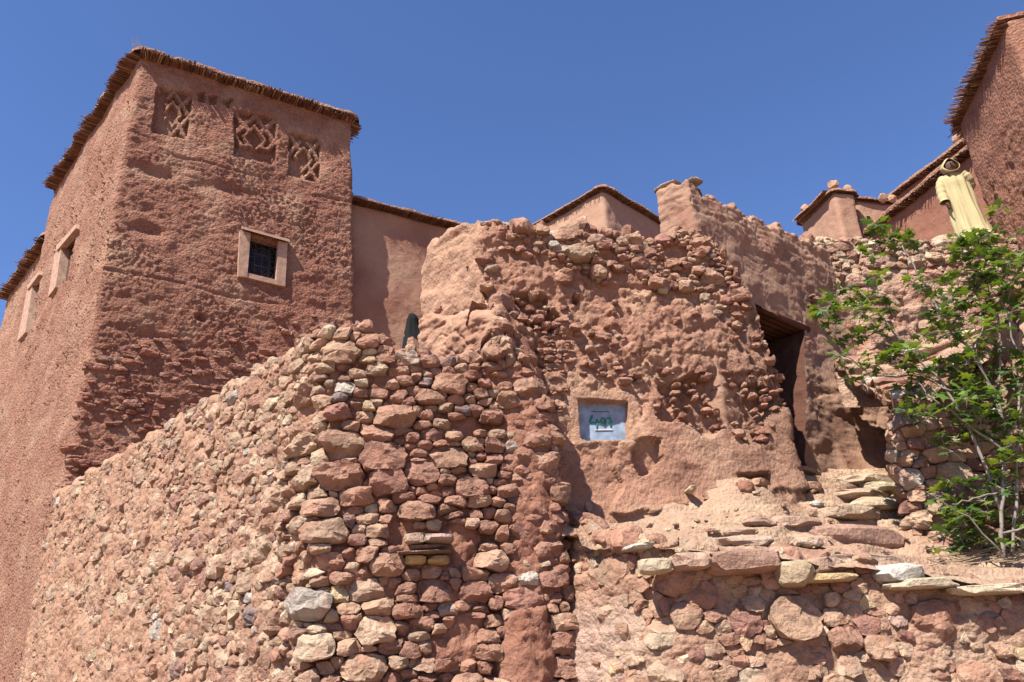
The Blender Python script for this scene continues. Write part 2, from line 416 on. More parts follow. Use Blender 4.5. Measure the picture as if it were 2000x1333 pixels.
# ================================================================== GROUND
def grid_ground(name, xs, ys, zf, mat, cf, kind='structure', inside=None):
    X, Y = np.meshgrid(xs, ys, indexing='ij'); p = np.stack([X, Y, np.zeros_like(X)], -1); p[..., 2] = zf(X, Y, p)
    c = cf(p); n, m = X.shape; idx = np.arange(n*m).reshape(n, m)
    F = np.stack([idx[:-1, :-1], idx[1:, :-1], idx[1:, 1:], idx[:-1, 1:]], -1)
    F = (F[inside(X[:-1, :-1], Y[:-1, :-1])] if inside is not None else F).reshape(-1, 4)
    return mesh_np(name, p, F, mat, None, c.reshape(-1, 3), True, kind)
g = grid_ground('ground', np.linspace(-400, 400, 60), np.linspace(-400, 600, 60), lambda X, Y, p: -1.62+0*X, M_DIRT, lambda p: mixc(MUDP, DUST, .5+.5*perlin(p*.1)))
def fillz(X, Y, p): return 2.75+.25*np.clip(Y-9, 0, 20)+.03*perlin(p*2)
def slab(name, poly, z, zb):
    mb = MB(); n = len(poly)
    V = [(x, y, z[i] if hasattr(z, '__len__') else z) for i, (x, y) in enumerate(poly)]+[(x, y, zb) for x, y in poly]
    mb.add(V, [tuple(range(n))]+[(i, i+n, (i+1) % n+n, (i+1) % n) for i in range(n)], MUDP)
    return mb.build(name, M_DIRT, None, False, 'structure')
slab('terrace', [(-7.9, 13.9), (-1.75, 7.35), (-1.0, 7.9), (1.9, 8.7), (3.9, 10.8), (4.4, 26), (-4, 26)], [2.85, 2.85, 2.85, 2.85, 2.85, 5.2, 5.2], -1.6)
slab('upper_terrace', [(5.2, 10.95), (13.5, 12.0), (14, 30), (4.2, 30), (4.4, 12)], 6.05, -1.6)

# ================================================================== RUBBLE RETAINING WALL
RIGHT = onplane(1092, 900, [*A0, 0], [*d2, 0])[:2]
r_u0 = np.linalg.norm(B0-A0)
r_pts = [B0+dL*.3, A0, RIGHT, RIGHT+np.array([-.12, 1.3])]
def r_top(u):
    x = u-r_u0-.3
    z = np.interp(x, [-12, -.15, .1, .45, .80, 1.0, 1.25, 1.5, 1.8, 2.1, 2.4, 3.6], [3.22, 3.22, 3.20, 3.16, 3.02, 2.86, 2.80, 2.95, 2.90, 2.45, 2.0, 1.9])
    return z+.035*np.sin(u*7.3)+.03*np.sin(u*17.1+1)+.02*np.sin(u*31)
r_slope = lambda u: np.interp(u-r_u0-.3, [-9, .8, 1.3, 1.7, 3], [.0, .0, .15, 1.05, 1.15])
r_T = lambda u: np.interp(u-r_u0-.3, [-9, .7, 1.3, 1.7, 3], [.5, .5, .6, 1.25, 1.5])
R_ = Strip(r_pts, None, (0, 3), -1.6, r_top, rad=.07, r=.07, slope=r_slope, T=r_T)
LUMP = [(826, 700), (822, 640), (860, 560), (1000, 560), (975, 640), (952, 700), (905, 700), (880, 690)]
SMOOTHR = [(985, 1340), (1000, 1200), (1060, 1180), (1075, 1340)]
def r_stone_mask(px, py): return ~(inany(px, py, [LUMP]))
def r_h(p, px, py, U, V):
    x = U-r_u0-.3
    h = -.040+.04*fbm(p, 3, 3)+.014*fbm(p, 16, 3, .6)+.05*np.clip(.6-worley(p, 11), 0, 1)
    st = ridged(p+.06*perlin(p*3)[..., None], 8, 3, (1, 1, .3)); h += np.where(x > .1, .022*st, .006*st)
    wx = px+25*perlin(p*3); wy = py+25*perlin(p*3+9)
    lm = inpoly(wx, wy, LUMP); h = np.where(lm, .02+.03*fbm(p, 3.3, 3, .6)+.03*ridged(p, 2.2, 2, (.6, .6, 1.4)), h)
    h += np.where(inpoly(wx, wy, SMOOTHR), .09, 0)
    far = ss(1.0, 7, -x); h += far*.035+.030*(x < -.3)+.03*flake(p, 2.5)-.02*crack(p, 4)
    h += .03*ss(.6, -1.2, p[..., 2])*ss(0, 2, -x)
    # rain-cut hollow beside the standing rib
    h -= .10*np.exp(-((px-955-.02*(py-1000)+18*perlin(p*2.2))/26)**2)*ss(700, 850, py)*(x > 0)
    h += .10*np.exp(-((px-1035+14*perlin(p*2))/45)**2)*ss(720, 850, py)*(x > 0)
    return h
def r_c(p, px, py, U, V):
    x = U-r_u0-.3
    c = mixc(mixc(MUD, MUDR, .5), MUDP, ss(.25, -.6, x)*.75+.35*perlin(p*1.7)+.1)
    c = mixc(c, DUST, .5*ss(.1, .6, perlin(p*.9+5))*(x < 0)); c = mixc(c, MUDP, .75*inpoly(px, py, LUMP))
    return c
rw = thing('rubble_wall', 'tall rubble retaining wall with pale stones whose corner juts towards the viewer', 'wall')
R_.mesh('mud_mortar', .026, .023, r_h, r_c, M_MUD, rw)
def r_keep(px, py, u, v, pc):
    x = u-r_u0-.3
    k = np.where(x < 0, .95, .90)
    k = np.where(inpoly(px, py, LUMP), .06, k); k = np.where(inpoly(px, py, SMOOTHR), .12, k)
    k = np.where((x > .6) & (v > R_.vlen(u)-r_T(u)), .55, k)
    k = np.where((x < -1) & (py > 1190) & (px < 420), .62, k)
    k = np.where(inpoly(px, py, [(765, 1030), (940, 1030), (950, 1110), (765, 1110)]), 0, k)
    return k
def r_rf(u, v):
    x = u-r_u0-.3
    return 1.35 if -1.3 < x < .7 else (1.2 if x > 0 else 1.28)
stones(R_, rw, r_keep, .045, .165, an=1.6, prot=(-.03, .045), rfun=r_rf, tries=40000, palf=lambda x, y: PALL if x < 640 else (PAL if x < 740 else PALR), shrink=.96, bigp=.13, lump=lambda u: .44 if u < r_u0-.4 else .95, protf=lambda u: .25 if u < r_u0-.4 else 1)

# protruding slab with yellowish lintel under it
def on_R(x, y): return onplane(x, y, [*A0, 0], [*d2, 0])
d3 = np.array([*d2, 0]); n3 = np.array([.17, -.985, 0]); up = np.array([0, 0, 1.0])
def shelf_piece(name, x0, y0, x1, y1, out, c, parent, tilt=0):
    a = on_R(x0, y1); b = on_R(x1, y0); cc = (a+b)/2; hw = abs((b-a)@d3)/2; hh = abs(b[2]-a[2])/2
    mb = MB(); nx = 8; V = []; 
    ring = []
    for i in range(nx+1):
        t = -1+2*i/nx
        o2 = out*(1+.12*math.sin(3*t+1)); zz = hh*(1+.12*math.cos(4*t)); q = cc+d3*hw*t+up*tilt*t
        V += [q-n3*.1-up*zz, q+n3*o2-up*zz*.9, q+n3*(o2+.012)+up*zz*.8, q+n3*(o2-.02)+up*zz, q-n3*.1+up*zz]
    F = [(i*5+k, (i+1)*5+k, (i+1)*5+(k+1) % 5, i*5+(k+1) % 5) for i in range(nx) for k in range(5)]
    F += [(0, 1, 2, 3, 4)[::-1], tuple(nx*5+k for k in range(5))]
    mb.add(V, [f[::-1] for f in F], c); return mb.build(name, M_STONE, parent)
SHELF = [(812, 1056, .10, .11, .045, .06, (.52, .36, .26)), (855, 1058, .12, .15, .040, .10, (.50, .35, .28)), (838, 1072, .16, .10, .022, .05, (.34, .2, .15)), (828, 1083, .22, .13, .012, .08, (.30, .2, .15)),
         (812, 1096, .09, .09, .038, .03, (.58, .40, .17)), (855, 1096, .09, .09, .036, .03, (.55, .37, .17))]
# ================================================================== RUINED WALL WITH BLUE HATCH
PC = np.array([-.302, 7.748]); WE = PC+d2*3.42
WS = 1.16
w_pts = [PC+dL*WS, PC, WE, WE+np.array([.0, .75])]
def w_top(u):
    x = u-WS
    z = np.interp(x, [-1.2, -1.0, -.55, -.1, 0, .15, .5, 1.0, 1.35, 1.8, 2.2, 2.55, 2.72, 2.85, 3.05, 3.25, 3.4, 4.2],
                  [4.70, 4.96, 5.03, 4.94, 4.86, 4.82, 4.76, 4.74, 4.84, 4.72, 4.70, 4.85, 4.86, 4.72, 4.35, 3.8, 3.0, 2.9])
    return z+.03*np.sin(u*11)+.025*np.sin(u*23+2)
W2 = Strip(w_pts, None, (0, 3), -.6, w_top, rad=.10, r=.08, slope=0.12, T=.45)
HATCH = [(1128, 781), (1226, 786), (1230, 861), (1136, 859)]
HOLE = [[(1118, 575), (1133, 578), (1130, 592), (1120, 590)], [(1436, 930), (1500, 925), (1505, 950), (1440, 960)]]
TOPST = [(960, 400), (1420, 420), (1470, 620), (1380, 600), (1330, 560), (1180, 560), (1090, 510), (1000, 500)]
SMOOTHW = [(1100, 760), (1130, 750), (1260, 765), (1275, 850), (1420, 870), (1400, 960), (1230, 1040), (1100, 1050)]
SHEAR = [(1200, 870), (1265, 800), (1330, 835), (1400, 850), (1490, 865), (1530, 800), (1580, 820), (1580, 950), (1400, 990), (1200, 1000)]
def w_h(p, px, py, U, V):
    x = U-WS
    h = .045*fbm(p, 1.6, 3)
    px0, py0 = px, py; wx = px+22*perlin(p*3.1); wy = py+22*perlin(p*3.1+7)
    sm = (inpoly(wx, wy, SMOOTHW) | inpoly(wx, wy, SHEAR) | (x < -.02)).astype(float)
    rough = 1-sm; h += (.004+.014*rough)*fbm(p, 14, 3, .6)
    pw_ = p+np.stack([perlin(p*3+1), perlin(p*3+5), perlin(p*3+9)], -1)*.07
    sm2 = ss(-.25, .35, perlin(p*1.7+12)); st = ridged(pw_, 6.5, 2, (1, 1, .4), 3.1); s2 = ridged(pw_, 19, 2, (1, 1, .26), 1.1); h += rough*((.018*st+.016*s2*sm2)*(x > .02)-.02)+rough*(.013*fbm(p, 9, 3, .65))+(1-rough)*.008*fbm(p, 5, 3, .6)
    h += rough*.025*ridged(p, 2.4, 2, (1, 1, .9), 5)
    wo = worley(p, 10, (1, 1, .8)); h += rough*np.clip(.6-wo, 0, 1)*.06*ss(-.3, .2, perlin(p*1.3+4))
    h += np.where(x < -.02, .02*fbm(p, 3.2, 3, .6)+.03*ridged(p, 1.6, 2, (.6, .6, 2.2))-.03*crack(p, 2.2, (.7, .7, 2.2), 4, .06), 0)
    # eroded band below the plaster line of the right part
    h -= .11*rough*inpoly(wx, wy, [(1290, 745), (1420, 735), (1500, 760), (1500, 855), (1400, 848), (1290, 815)])
    h += .07*inpoly(wx, wy, SHEAR)
    # undercut of pier
    h -= .16*inpoly(wx, wy, [(940, 575), (1080, 585), (1085, 640), (960, 660)])
    h += .05*inpoly(wx, wy, [(1240, 560), (1420, 640), (1460, 690), (1500, 720), (1300, 740), (1240, 680)])
    # bulging foot
    h += .22*ss(2.0, .9, p[..., 2])
    h -= .12*inpoly(wx, wy, [(1235, 860), (1290, 860), (1290, 910), (1240, 925)])
    h += (.02+.02*rough)*flake(p, 2.2, (1, 1, 1.5), 3)-.022*crack(p, 2.6, (1, 1, 1.3), 8)*(1-.5*rough)+.012*rough*flake(p, 9, (1, 1, .6), 5)
    # hatch surround and recess
    rim = inpoly(px+4*perlin(p*9), py+4*perlin(p*9+5), [(1112, 764), (1150, 756), (1236, 768), (1254, 800), (1246, 868), (1180, 866), (1120, 872)])
    h = np.where(rim & (x > 0), .45*h+.018+.012*fbm(p, 6, 3, .6), h)
    h = np.where(inpoly(px, py, HATCH) & (x > 0), -.16, h)
    h = np.where(inany(px, py, HOLE) & (x > 0), h-.18, h)
    return h
def w_c(p, px, py, U, V):
    c = mixc(MUD, MUDR, .5+.8*perlin(p*1.1))
    c = mixc(c, MUDP, .4+ss(.0, .5, perlin(p*1.6+8))*.6); c = mixc(c, MUDP, .8*(U < WS))
    c = mixc(c, GREYMUD, ss(1260, 1480, px)*.6)
    c = mixc(c, MUDP, .8*((px > 1100) & (px < 1256) & (py > 750) & (py < 880)))
    return c
ww = thing('ruined_wall', 'eroded mud and stone wall with small blue hatch numbered 497', 'wall')
W2.mesh('mud_face', .0185, .0175, w_h, w_c, M_MUD, ww)
def w_keep(px, py, u, v, pc):
    x = u-WS
    k = np.full(px.shape, .17)
    k = np.where(inpoly(px, py, TOPST), .9, k); k = np.where(inpoly(px, py, [(960, 540), (1290, 560), (1280, 650), (1110, 640), (980, 640)]), .07, k)
    k = np.where(inpoly(px, py, [(1290, 720), (1500, 690), (1540, 850), (1290, 840)]), .26, k); k = np.where(inpoly(px, py, [(1095, 640), (1270, 640), (1270, 750), (1100, 770)]), .26, k)
    k = np.where(inpoly(px, py, SMOOTHW), .03, k)
    k = np.where(inpoly(px, py, SHEAR), 0, k)
    k = np.where(inpoly(px, py, [(1095, 745), (1265, 750), (1270, 890), (1100, 890)]), 0, k)
    k = np.where(inpoly(px, py, [(1230, 960), (1400, 930), (1420, 1060), (1225, 1060)]), .35, k)
    k = np.where(inpoly(px, py, [(955, 600), (1110, 600), (1110, 780), (1000, 760)]), .6, k)
    k = np.where(x < .03, .03, k)
    k = np.where((x > .03) & (v > W2.vlen(u)-.55), .9, k)
    return k
PALM = [((.44, .235, .165), 6), ((.40, .20, .14), 6), ((.50, .30, .21), 3), ((.56, .42, .30), .7)]
stones(W2, ww, w_keep, .026, .12, an=1.6, prot=(-.005, .075), tries=34000, shrink=.95, bigp=.05, rfun=lambda u, v: 1.55 if (v > 4.55 and u > WS+.3) else (.8 if v < 4.2 else 1.0), lump=1.15, palf=lambda x, y: PALR if y < 590 else PALM)

# lower step of the pier, rising out of the rubble
Q0 = atY(955, 660, 7.42)[:2]; q_pts = [Q0+dL*1.25, Q0, Q0+d2*.22, Q0+d2*.30+np.array([0, .6])]
WP = Strip(q_pts, [q+np.array([.0, .06]) for q in q_pts], (0, 4), 2.3, lambda u: np.interp(u, [0, .6, 1.2, 1.5, 3], [3.95, 3.78, 3.55, 3.45, 3.3])+.03*np.sin(u*9), rad=.07, r=.08, slope=.7, T=.5)
def wp_h(p, px, py, U, V):
    wo = worley(p, 7, (1, 1, 1.4)); return .04*fbm(p, 2.0, 3)+.010*fbm(p, 9, 3, .6)+.02*ridged(p, 2, 2, (.7, .7, 2.2))+0.03*np.clip(.55-wo, 0, 1)+.05*flake(p, 1.9, (1, 1, 1.6), 6)-.03*crack(p, 2.4, (1, 1, 1.5), 2)-.01
WP.mesh('pier_foot', .014, .014, wp_h, lambda p, *a: mixc(MUDP, MUD, .3+.8*perlin(p*1.6)), M_PLASTER, ww, back=.3)
# cap stones lying on the wall
def rock(name, c, ax, ay, az, colr, parent, rz=0, seed=0, mat=None, sub=3, boxy=0):
    import bmesh
    bm = bmesh.new(); bmesh.ops.create_icosphere(bm, subdivisions=sub, radius=1)
    V = np.array([v.co[:] for v in bm.verts]); F = np.array([[v.index for v in f.verts] for f in bm.faces]); bm.free()
    rs = np.random.RandomState(seed); 
    if boxy: V = np.sign(V)*np.abs(V)**boxy; V *= np.array([1, 1, 1])*.9
    for k in range(12):
        n = rs.normal(size=3); n /= np.linalg.norm(n); d = rs.uniform(.55, .9)+(.25 if boxy else 0); q = V@n
        V = V-np.outer(np.clip(q-d, 0, 9), n)
    V *= 1.2; V = V*(1+.12*perlin(V*1.7+seed)+.07*perlin(V*4+seed)+.04*perlin(V*9+seed))[:, None]
    V = V*np.array([ax, ay, az]); cs, sn = math.cos(rz), math.sin(rz)
    V = np.stack([V[:, 0]*cs-V[:, 1]*sn, V[:, 0]*sn+V[:, 1]*cs, V[:, 2]], 1)+np.array(c)
    C = np.clip(np.array(colr)*(1+.2*perlin(V*8))[:, None], 0, .8)
    return mesh_np(name, V, F, mat or M_STONE, parent, C, True, sharp=24)
for k, (x, y, ax, ay, az, o_, cc) in enumerate(SHELF): rock('stone', on_R(x, y)+n3*o_, ax, ay, az, cc, rw, .17, 400+k, boxy=.45)
def w2at(x, y, back=0): q = onplane(x, y, [*PC, 0], d3); return q+np.array([-.17, .985, 0])*back
rock('stone', w2at(966, 434, .1), .22, .13, .05, (.60, .48, .38), ww, .1, 3)
rock('stone', w2at(1035, 455, .1), .14, .12, .08, (.46, .27, .2), ww, .1, 4)
rock('stone', w2at(1082, 458, .1), .17, .11, .075, (.58, .42, .32), ww, -.1, 5)
rock('stone', w2at(1190, 452, .15), .12, .11, .085, (.36, .18, .13), ww, .4, 6)
rock('stone', w2at(1165, 470, .02), .15, .1, .08, (.55, .36, .26), ww, .2, 7)
rock('stone', w2at(1300, 470, .02), .12, .1, .09, (.40, .2, .15), ww, .2, 8)
rock('stone', w2at(1292, 572, -.05), .055, .05, .055, (.6, .46, .34), ww, .2, 9)
rock('stone', w2at(1105, 493, -.03), .14, .06, .09, (.50, .38, .29), ww, .2, 10)

# blue hatch door with painted number
M_BLUE = plain('blue_paint', (.33, .42, .54), .6, 0, .28, 14, .25)
M_GREEN = plain('green_paint', (.02, .33, .17), .6, 0, .2, 60)
M_WOOD = plain('old_wood', (.28, .16, .09), .8, 0, .35, 30, .4)
hd = thing('hatch_door', 'small light blue metal hatch door painted with green number 497', 'hatch', None)
hdn = np.array([.17, -.985, 0])
def HP(x, y, o): # point in the hatch plane (recessed)
    q = onplane(x, y, [*(PC-np.array([.17, -.985])*0.11), 0], d3); return q+hdn*o
def hquad(pts, o, th, name, mat, parent):
    mb = MB(); V = [HP(x, y, o) for x, y in pts]+[HP(x, y, o)-hdn*th for x, y in pts]; n = len(pts)
    mb.add(V, [tuple(range(n))[::-1], tuple(range(n, 2*n))]+[(i, (i+1) % n, (i+1) % n+n, i+n) for i in range(n)]); return mb.build(name, mat, parent)
hquad([(1124, 776), (1230, 781), (1234, 866), (1130, 864)], 0, .02, 'panel', M_BLUE, hd)
hquad([(1162, 839), (1196, 838.5), (1196, 841), (1162, 841.5)], .010, .012, 'flange', plain('white_edge', (.7, .7, .72), .5), hd)
hquad([(1155, 804), (1190, 804), (1190, 805.2), (1155, 805.2)], .004, .004, 'seam', plain('dark_seam', (.08, .09, .12), .6), hd)
def stroke(pts, name='digit'):
    mb = MB(); P = [HP(x, y, .003) for x, y in pts]; mb.tube(P, .0095, 6); return mb.build(name, M_GREEN, hd, True)
stroke([(1157, 812), (1152, 825), (1153, 827), (1171, 825)]); stroke([(1166, 819), (1166, 841)])
stroke([(1181, 818), (1176, 817), (1173, 822), (1176, 828), (1181, 826), (1182, 819), (1183, 829), (1180, 834)])
stroke([(1186, 818), (1192, 817), (1193, 824), (1193, 835)]); stroke([(1189, 827), (1196, 826)])

# ================================================================== DOORWAY WALL
WK = onplane(1352, 400, [3.3, 9, 0], [*dW, 0])[:2]; WR = onplane(1640, 600, [3.3, 9, 0], [*dW, 0])[:2]+dW*1.2
def _jam(x, y):
    q = onplane(x, y, [3.3, 9, 0], [*dW, 0]); return q[:2]
JR = _jam(1600, 700)
v_pts = [WK+dL*.5, WK, JR, JR+np.array([1.05, .42]), WR+np.array([.6, .6])]
v_tpt = [WK+dL*.5, WK, JR, JR+dW*1.0, WR+np.array([.6, .6])]
def v_top(u):
    x = u-.5
    z = np.interp(x, [-.6, -.35, 0, .12, .25, .55, .62, 1.0, 1.15, 1.5, 2.0, 2.05, 2.6, 3.2, 4.5], [5.62, 5.68, 5.64, 5.60, 5.52, 5.56, 5.50, 5.60, 5.45, 5.62, 5.58, 5.70, 5.66, 5.75, 5.75])
    return z+.03*np.sin(u*13)+.02*np.sin(u*29+1)
W3 = Strip(v_pts, v_tpt, (2.4, 4.6), .6, v_top, rad=.07, r=.06, slope=.05, T=.35); W3.clampz = True
def uz(x, y):
    q = onplane(x, y, [3.3, 9, 0], [*dW, 0]); return .5+(q[:2]-WK)@dW, q[2]-.6
uLt, vLt = uz(1480, 592); uLb, vLb = uz(1545, 905); uRt, vRt = uz(1572, 640); uRb, vRb = uz(1575, 915)
vT = vLt; 
def v_warp(U, V):
    jl = np.argmin(abs(U[:, 0]-uLt)); jr = np.argmin(abs(U[:, 0]-uRt))
    du = U[1, 0]-U[0, 0]
    kl = uLt+.018*np.sin(V[jl]*6)+.012*np.sin(V[jl]*17)-.02; kr = uRb+(uRt-uRb)*np.clip((V[jr]-vRb)/(vRt-vRb), -.3, 1)+.010*np.sin(V[jr]*5+1)+.006*np.sin(V[jr]*19)
    U = U.copy()
    for j, tgt in ((jl, kl), (jr, kr)):
        w = np.exp(-((np.arange(U.shape[0])-j)/(8.0 if j == jl else 26.0))**2)
        U += w[:, None]*(tgt-U[j])[None]
    v_warp.j = (jl, jr)
    return U, V
def v_keepf(Uc, Vc):
    jl, jr = v_warp.j; i = np.arange(Uc.shape[0])[:, None]
    top = vT-.10*(Uc-uLt)/(uRt-uLt)+.0
    return ~((i >= jl) & (i < jr) & (Vc < top))
def v_h(p, px, py, U, V):
    x = U-.5
    h = .03*fbm(p, 1.4, 3)+.005*fbm(p, 12, 3, .6)
    lay = ridged(p+.0*p, 5, 3, (.5, .5, 1.6)); h += .022*lay*ss(4.8, 5.4, p[..., 2]+.1*x)
    up_ = ss(5.0, 5.6, p[..., 2]); h += up_*(.012*fbm(p, 9, 3)-.01)-.02*np.clip(.25-np.abs(perlin(p*np.array([2.2, 2.2, 4.0])+3)), 0, 1)*ss(0, .4, perlin(p*1.3))*4*.25
    lowr = ss(uRt+.02, uRt+.2, U)*ss(4.3, 3.4, p[..., 2]); h += lowr*(.045*ridged(p, 3, 3, (.7, .7, 1.5))*ss(0, .4, perlin(p*1.9)+.1)+.12*ss(2.6, 2.0, p[..., 2]))
    h += .022*flake(p, 1.8, (.8, .8, 1.8), 11)+.006*flake(p, 6, (1, 1, 1.5), 4)-.02*crack(p, 2.6, (.8, .8, 1.7), 5)
    return h
def v_c(p, px, py, U, V):
    c = mixc(GREYMUD, MUDP, .35+.7*perlin(p*1.2))
    c = mixc(c, MUD, .6*ss(0, .5, perlin(p*2.4+3)))
    return c
vw = thing('doorway_wall', 'high grey brown mud wall with dark open doorway and ragged top', 'wall')
W3.mesh('mud_face', .0205, .0205, v_h, v_c, M_PLASTER, vw, warp=v_warp, keepf=v_keepf)
# reveals and lintel of the doorway
U_, V_, P_, N_ = W3.last; jl, jr = v_warp.j
nW = np.array([.655, -.755, 0])
M_SHADEMUD = earth_mat('shaded_mud', fine=34, bump=.6, bdist=.02, var=.2, speck=0)  # mud for the right jamb; its painted shade comes with the vertex colour
def reveal(name, line, depth, inv, parent, c, mat=M_PLASTER, lean=0.0):
    line = np.array(line); k = 26; t = np.linspace(0, 1, k)[:, None, None]
    V = line[None]-nW*depth*t; V = V+(.02*fbm(V, 4, 3)*np.minimum(1, t[..., 0]*6))[..., None]*np.array([.755, .655, 0])
    n, m = V.shape[:2]; idx = np.arange(n*m).reshape(n, m)
    F = np.stack([idx[:-1, :-1], idx[1:, :-1], idx[1:, 1:], idx[:-1, 1:]], -1).reshape(-1, 4)
    if inv: F = F[:, ::-1]
    return mesh_np(name, V, F, mat, parent, mixc(c, np.asarray(c)*1.25, .5+.5*perlin(V*3)).reshape(-1, 3))
topr = int(np.searchsorted(V_[jr], vT))
reveal('door_jamb', P_[jl, :int(np.searchsorted(V_[jl], vT))+1], .55, True, vw, MUD)
reveal('door_jamb', P_[jr, :topr+1], .55, False, vw, MUDR*.35, M_SHADEMUD)  # right jamb: colour darkened to paint the shade inside the doorway
mbl = MB(); 
lc = (P_[jl, int(np.searchsorted(V_[jl], vT))]+P_[jr, topr])/2
for k in range(6):
    a = P_[jl, int(np.searchsorted(V_[jl], vT-.0))]-nW*(.10+.09*k)+up*(.02+.01*math.sin(k*2)); b = P_[jr, int(np.searchsorted(V_[jr], vT-.10))]-nW*(.03+.09*k)+up*.03
    e = (b-a)/np.linalg.norm(b-a); tb = MB(); tb.tube([a-e*.02, a*.5+b*.5, b+e*.1], [.05, .055, .05], 8, MUDR*.38); tb.build('lintel_beam', M_CANE, vw, True)
# room behind, its mud colour darkened to paint in the indoor shade
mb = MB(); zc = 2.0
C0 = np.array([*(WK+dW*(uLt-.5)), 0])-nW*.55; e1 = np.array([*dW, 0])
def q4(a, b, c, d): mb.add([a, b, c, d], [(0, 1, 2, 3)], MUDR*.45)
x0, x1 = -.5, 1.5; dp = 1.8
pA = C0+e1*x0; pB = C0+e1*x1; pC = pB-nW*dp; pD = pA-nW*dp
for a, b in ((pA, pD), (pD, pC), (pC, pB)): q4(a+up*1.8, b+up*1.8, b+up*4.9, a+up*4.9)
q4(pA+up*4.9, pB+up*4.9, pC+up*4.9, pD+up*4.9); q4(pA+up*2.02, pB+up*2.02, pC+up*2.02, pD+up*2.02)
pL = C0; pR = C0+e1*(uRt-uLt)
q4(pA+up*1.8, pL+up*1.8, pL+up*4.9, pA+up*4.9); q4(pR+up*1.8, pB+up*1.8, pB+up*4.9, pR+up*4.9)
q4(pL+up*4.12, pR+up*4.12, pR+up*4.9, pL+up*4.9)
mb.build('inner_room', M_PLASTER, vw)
# cap slabs at the high left end and loose lumps along the top
def w3at(x, y, back=.1): q = onplane(x, y, [*WK, 0], [*dW, 0]); return q-nW*back
rock('cap_stone', w3at(1366, 350, .08), .10, .08, .018, (.50, .40, .32), vw, .7, 21, boxy=.6)
rock('cap_stone', w3at(1358, 340, .22)+np.array([-.16, .14, .02]), .17, .10, .02, (.55, .45, .36), vw, 2.36, 22, boxy=.6)
for k, (x, y) in enumerate([(1398, 372), (1418, 385), (1440, 398), (1462, 410), (1492, 432), (1520, 440), (1545, 455), (1570, 462), (1478, 415)]):
    rock('clod', w3at(x, y+6, .12), random.uniform(.04, .07), .06, random.uniform(.02, .04), MUDP, vw, random.random()*3, 30+k, sub=2)
# stones stacked on a peg by the doorway
pg = thing('peg_shelf', 'small wooden peg with flat stones on it beside the doorway', 'peg')
q0 = onplane(1580, 598, [3.3, 9, 0], [*dW, 0])
mb = MB(); mb.tube([q0-nW*.1+up*.0, q0+nW*.22], [.022, .018], 8); mb.build('peg', M_WOOD, pg, True)
rock('flat_stone', q0+nW*.12+up*.035, .11, .08, .022, (.33, .2, .15), pg, .7, 50)
rock('flat_stone', q0+nW*.10+up*.09-e1*.05, .05, .05, .03, (.36, .2, .15), pg, .2, 51)
rock('flat_stone', q0+nW*.12+up*.085+e1*.05, .04, .04, .025, (.36, .22, .16), pg, .2, 52)
mb = MB(); mb.tube([q0+nW*.05-up*.02, q0+nW*.02-up*.24], [.016, .012], 6); mb.build('prop_stick', M_WOOD, pg, True)

# ================================================================== STEPPED PATH (ground rising to the doorway) AND LOWER WALL
anch = [(1150, 1075, 6.5), (1210, 1065, 6.5), (1350, 1080, 6.45), (1500, 1090, 6.45), (1750, 1118, 6.45), (2000, 1152, 6.45), (1200, 1060, 7.2), (1240, 1040, 7.65), (1330, 985, 7.9), (1430, 920, 8.15),
        (1545, 917, 8.9), (1600, 920, 9.3), (1700, 900, 10.0), (1600, 1000, 8.0), (1600, 1055, 7.2), (1740, 1062, 7.6), (1720, 960, 8.9), (1450, 1010, 7.4), (1960, 1092, 7.1), (1850, 1085, 7.3), (2050, 1098, 7.1), (1400, 1060, 6.9)]
AP = np.array([atY(*a) for a in anch]); 
def path_in(X, Y): return (Y > np.interp(X, [-1, .55, 1.1, 1.3, 9], [8.6, 7.15, 6.70, 6.5, 6.5])-.03)
def path_z0(X, Y):
    num = 0; den = 0
    # plane fit + inverse-distance residuals
    G = np.c_[AP[:, :2], np.ones(len(AP))]; co = np.linalg.lstsq(G, AP[:, 2], rcond=None)[0]; res = AP[:, 2]-G@co
    for (x, y, z), r in zip(AP, res):
        w = 1/((X-x)**2+(Y-y)**2+.02)**1.5; num = num+w*r; den = den+w
    return co[0]*X+co[1]*Y+co[2]+num/den
def path_z(X, Y, p):
    z = path_z0(X, Y); q = p.copy(); q[..., 2] = 0
    k = .115; ns = 1.1*perlin(q*np.array([.55, 1.3, 1])+3)+.35*perlin(q*np.array([2, 4, 1])); t = z/k+ns; fr = t-np.floor(t)
    stp = (np.floor(t)+ss(.72, .86, fr))*k-ns*k*.85-.02+.018*flake(q, 3, (.6, 1.6, 1))+.008*flake(q, 9, (.7, 1.5, 1), 4)
    a = ss(6.5, 6.8, Y)
    z = z*(1-.8*a)+stp*.8*a
    return z+.02*fbm(q, 3, 3)+.007*fbm(q, 16, 3, .6)+.02*np.clip(.45-worley(q, 6), 0, 1)
def path_c(p):
    c = mixc(MUDP, DUST, .55+.6*perlin(p*1.3))
    return mixc(c, (.60, .43, .28), .9*ss(.0, .3, perlin(p*np.array([.8, 4, 6])+3))*ss(1.4, 3.0, p[..., 0]+.2*p[..., 2]))
pathg = grid_ground('stepped_path', np.arange(-.2, 6.6, .021), np.arange(6.42, 10.8, .019), path_z, M_DIRT, path_c, inside=path_in)

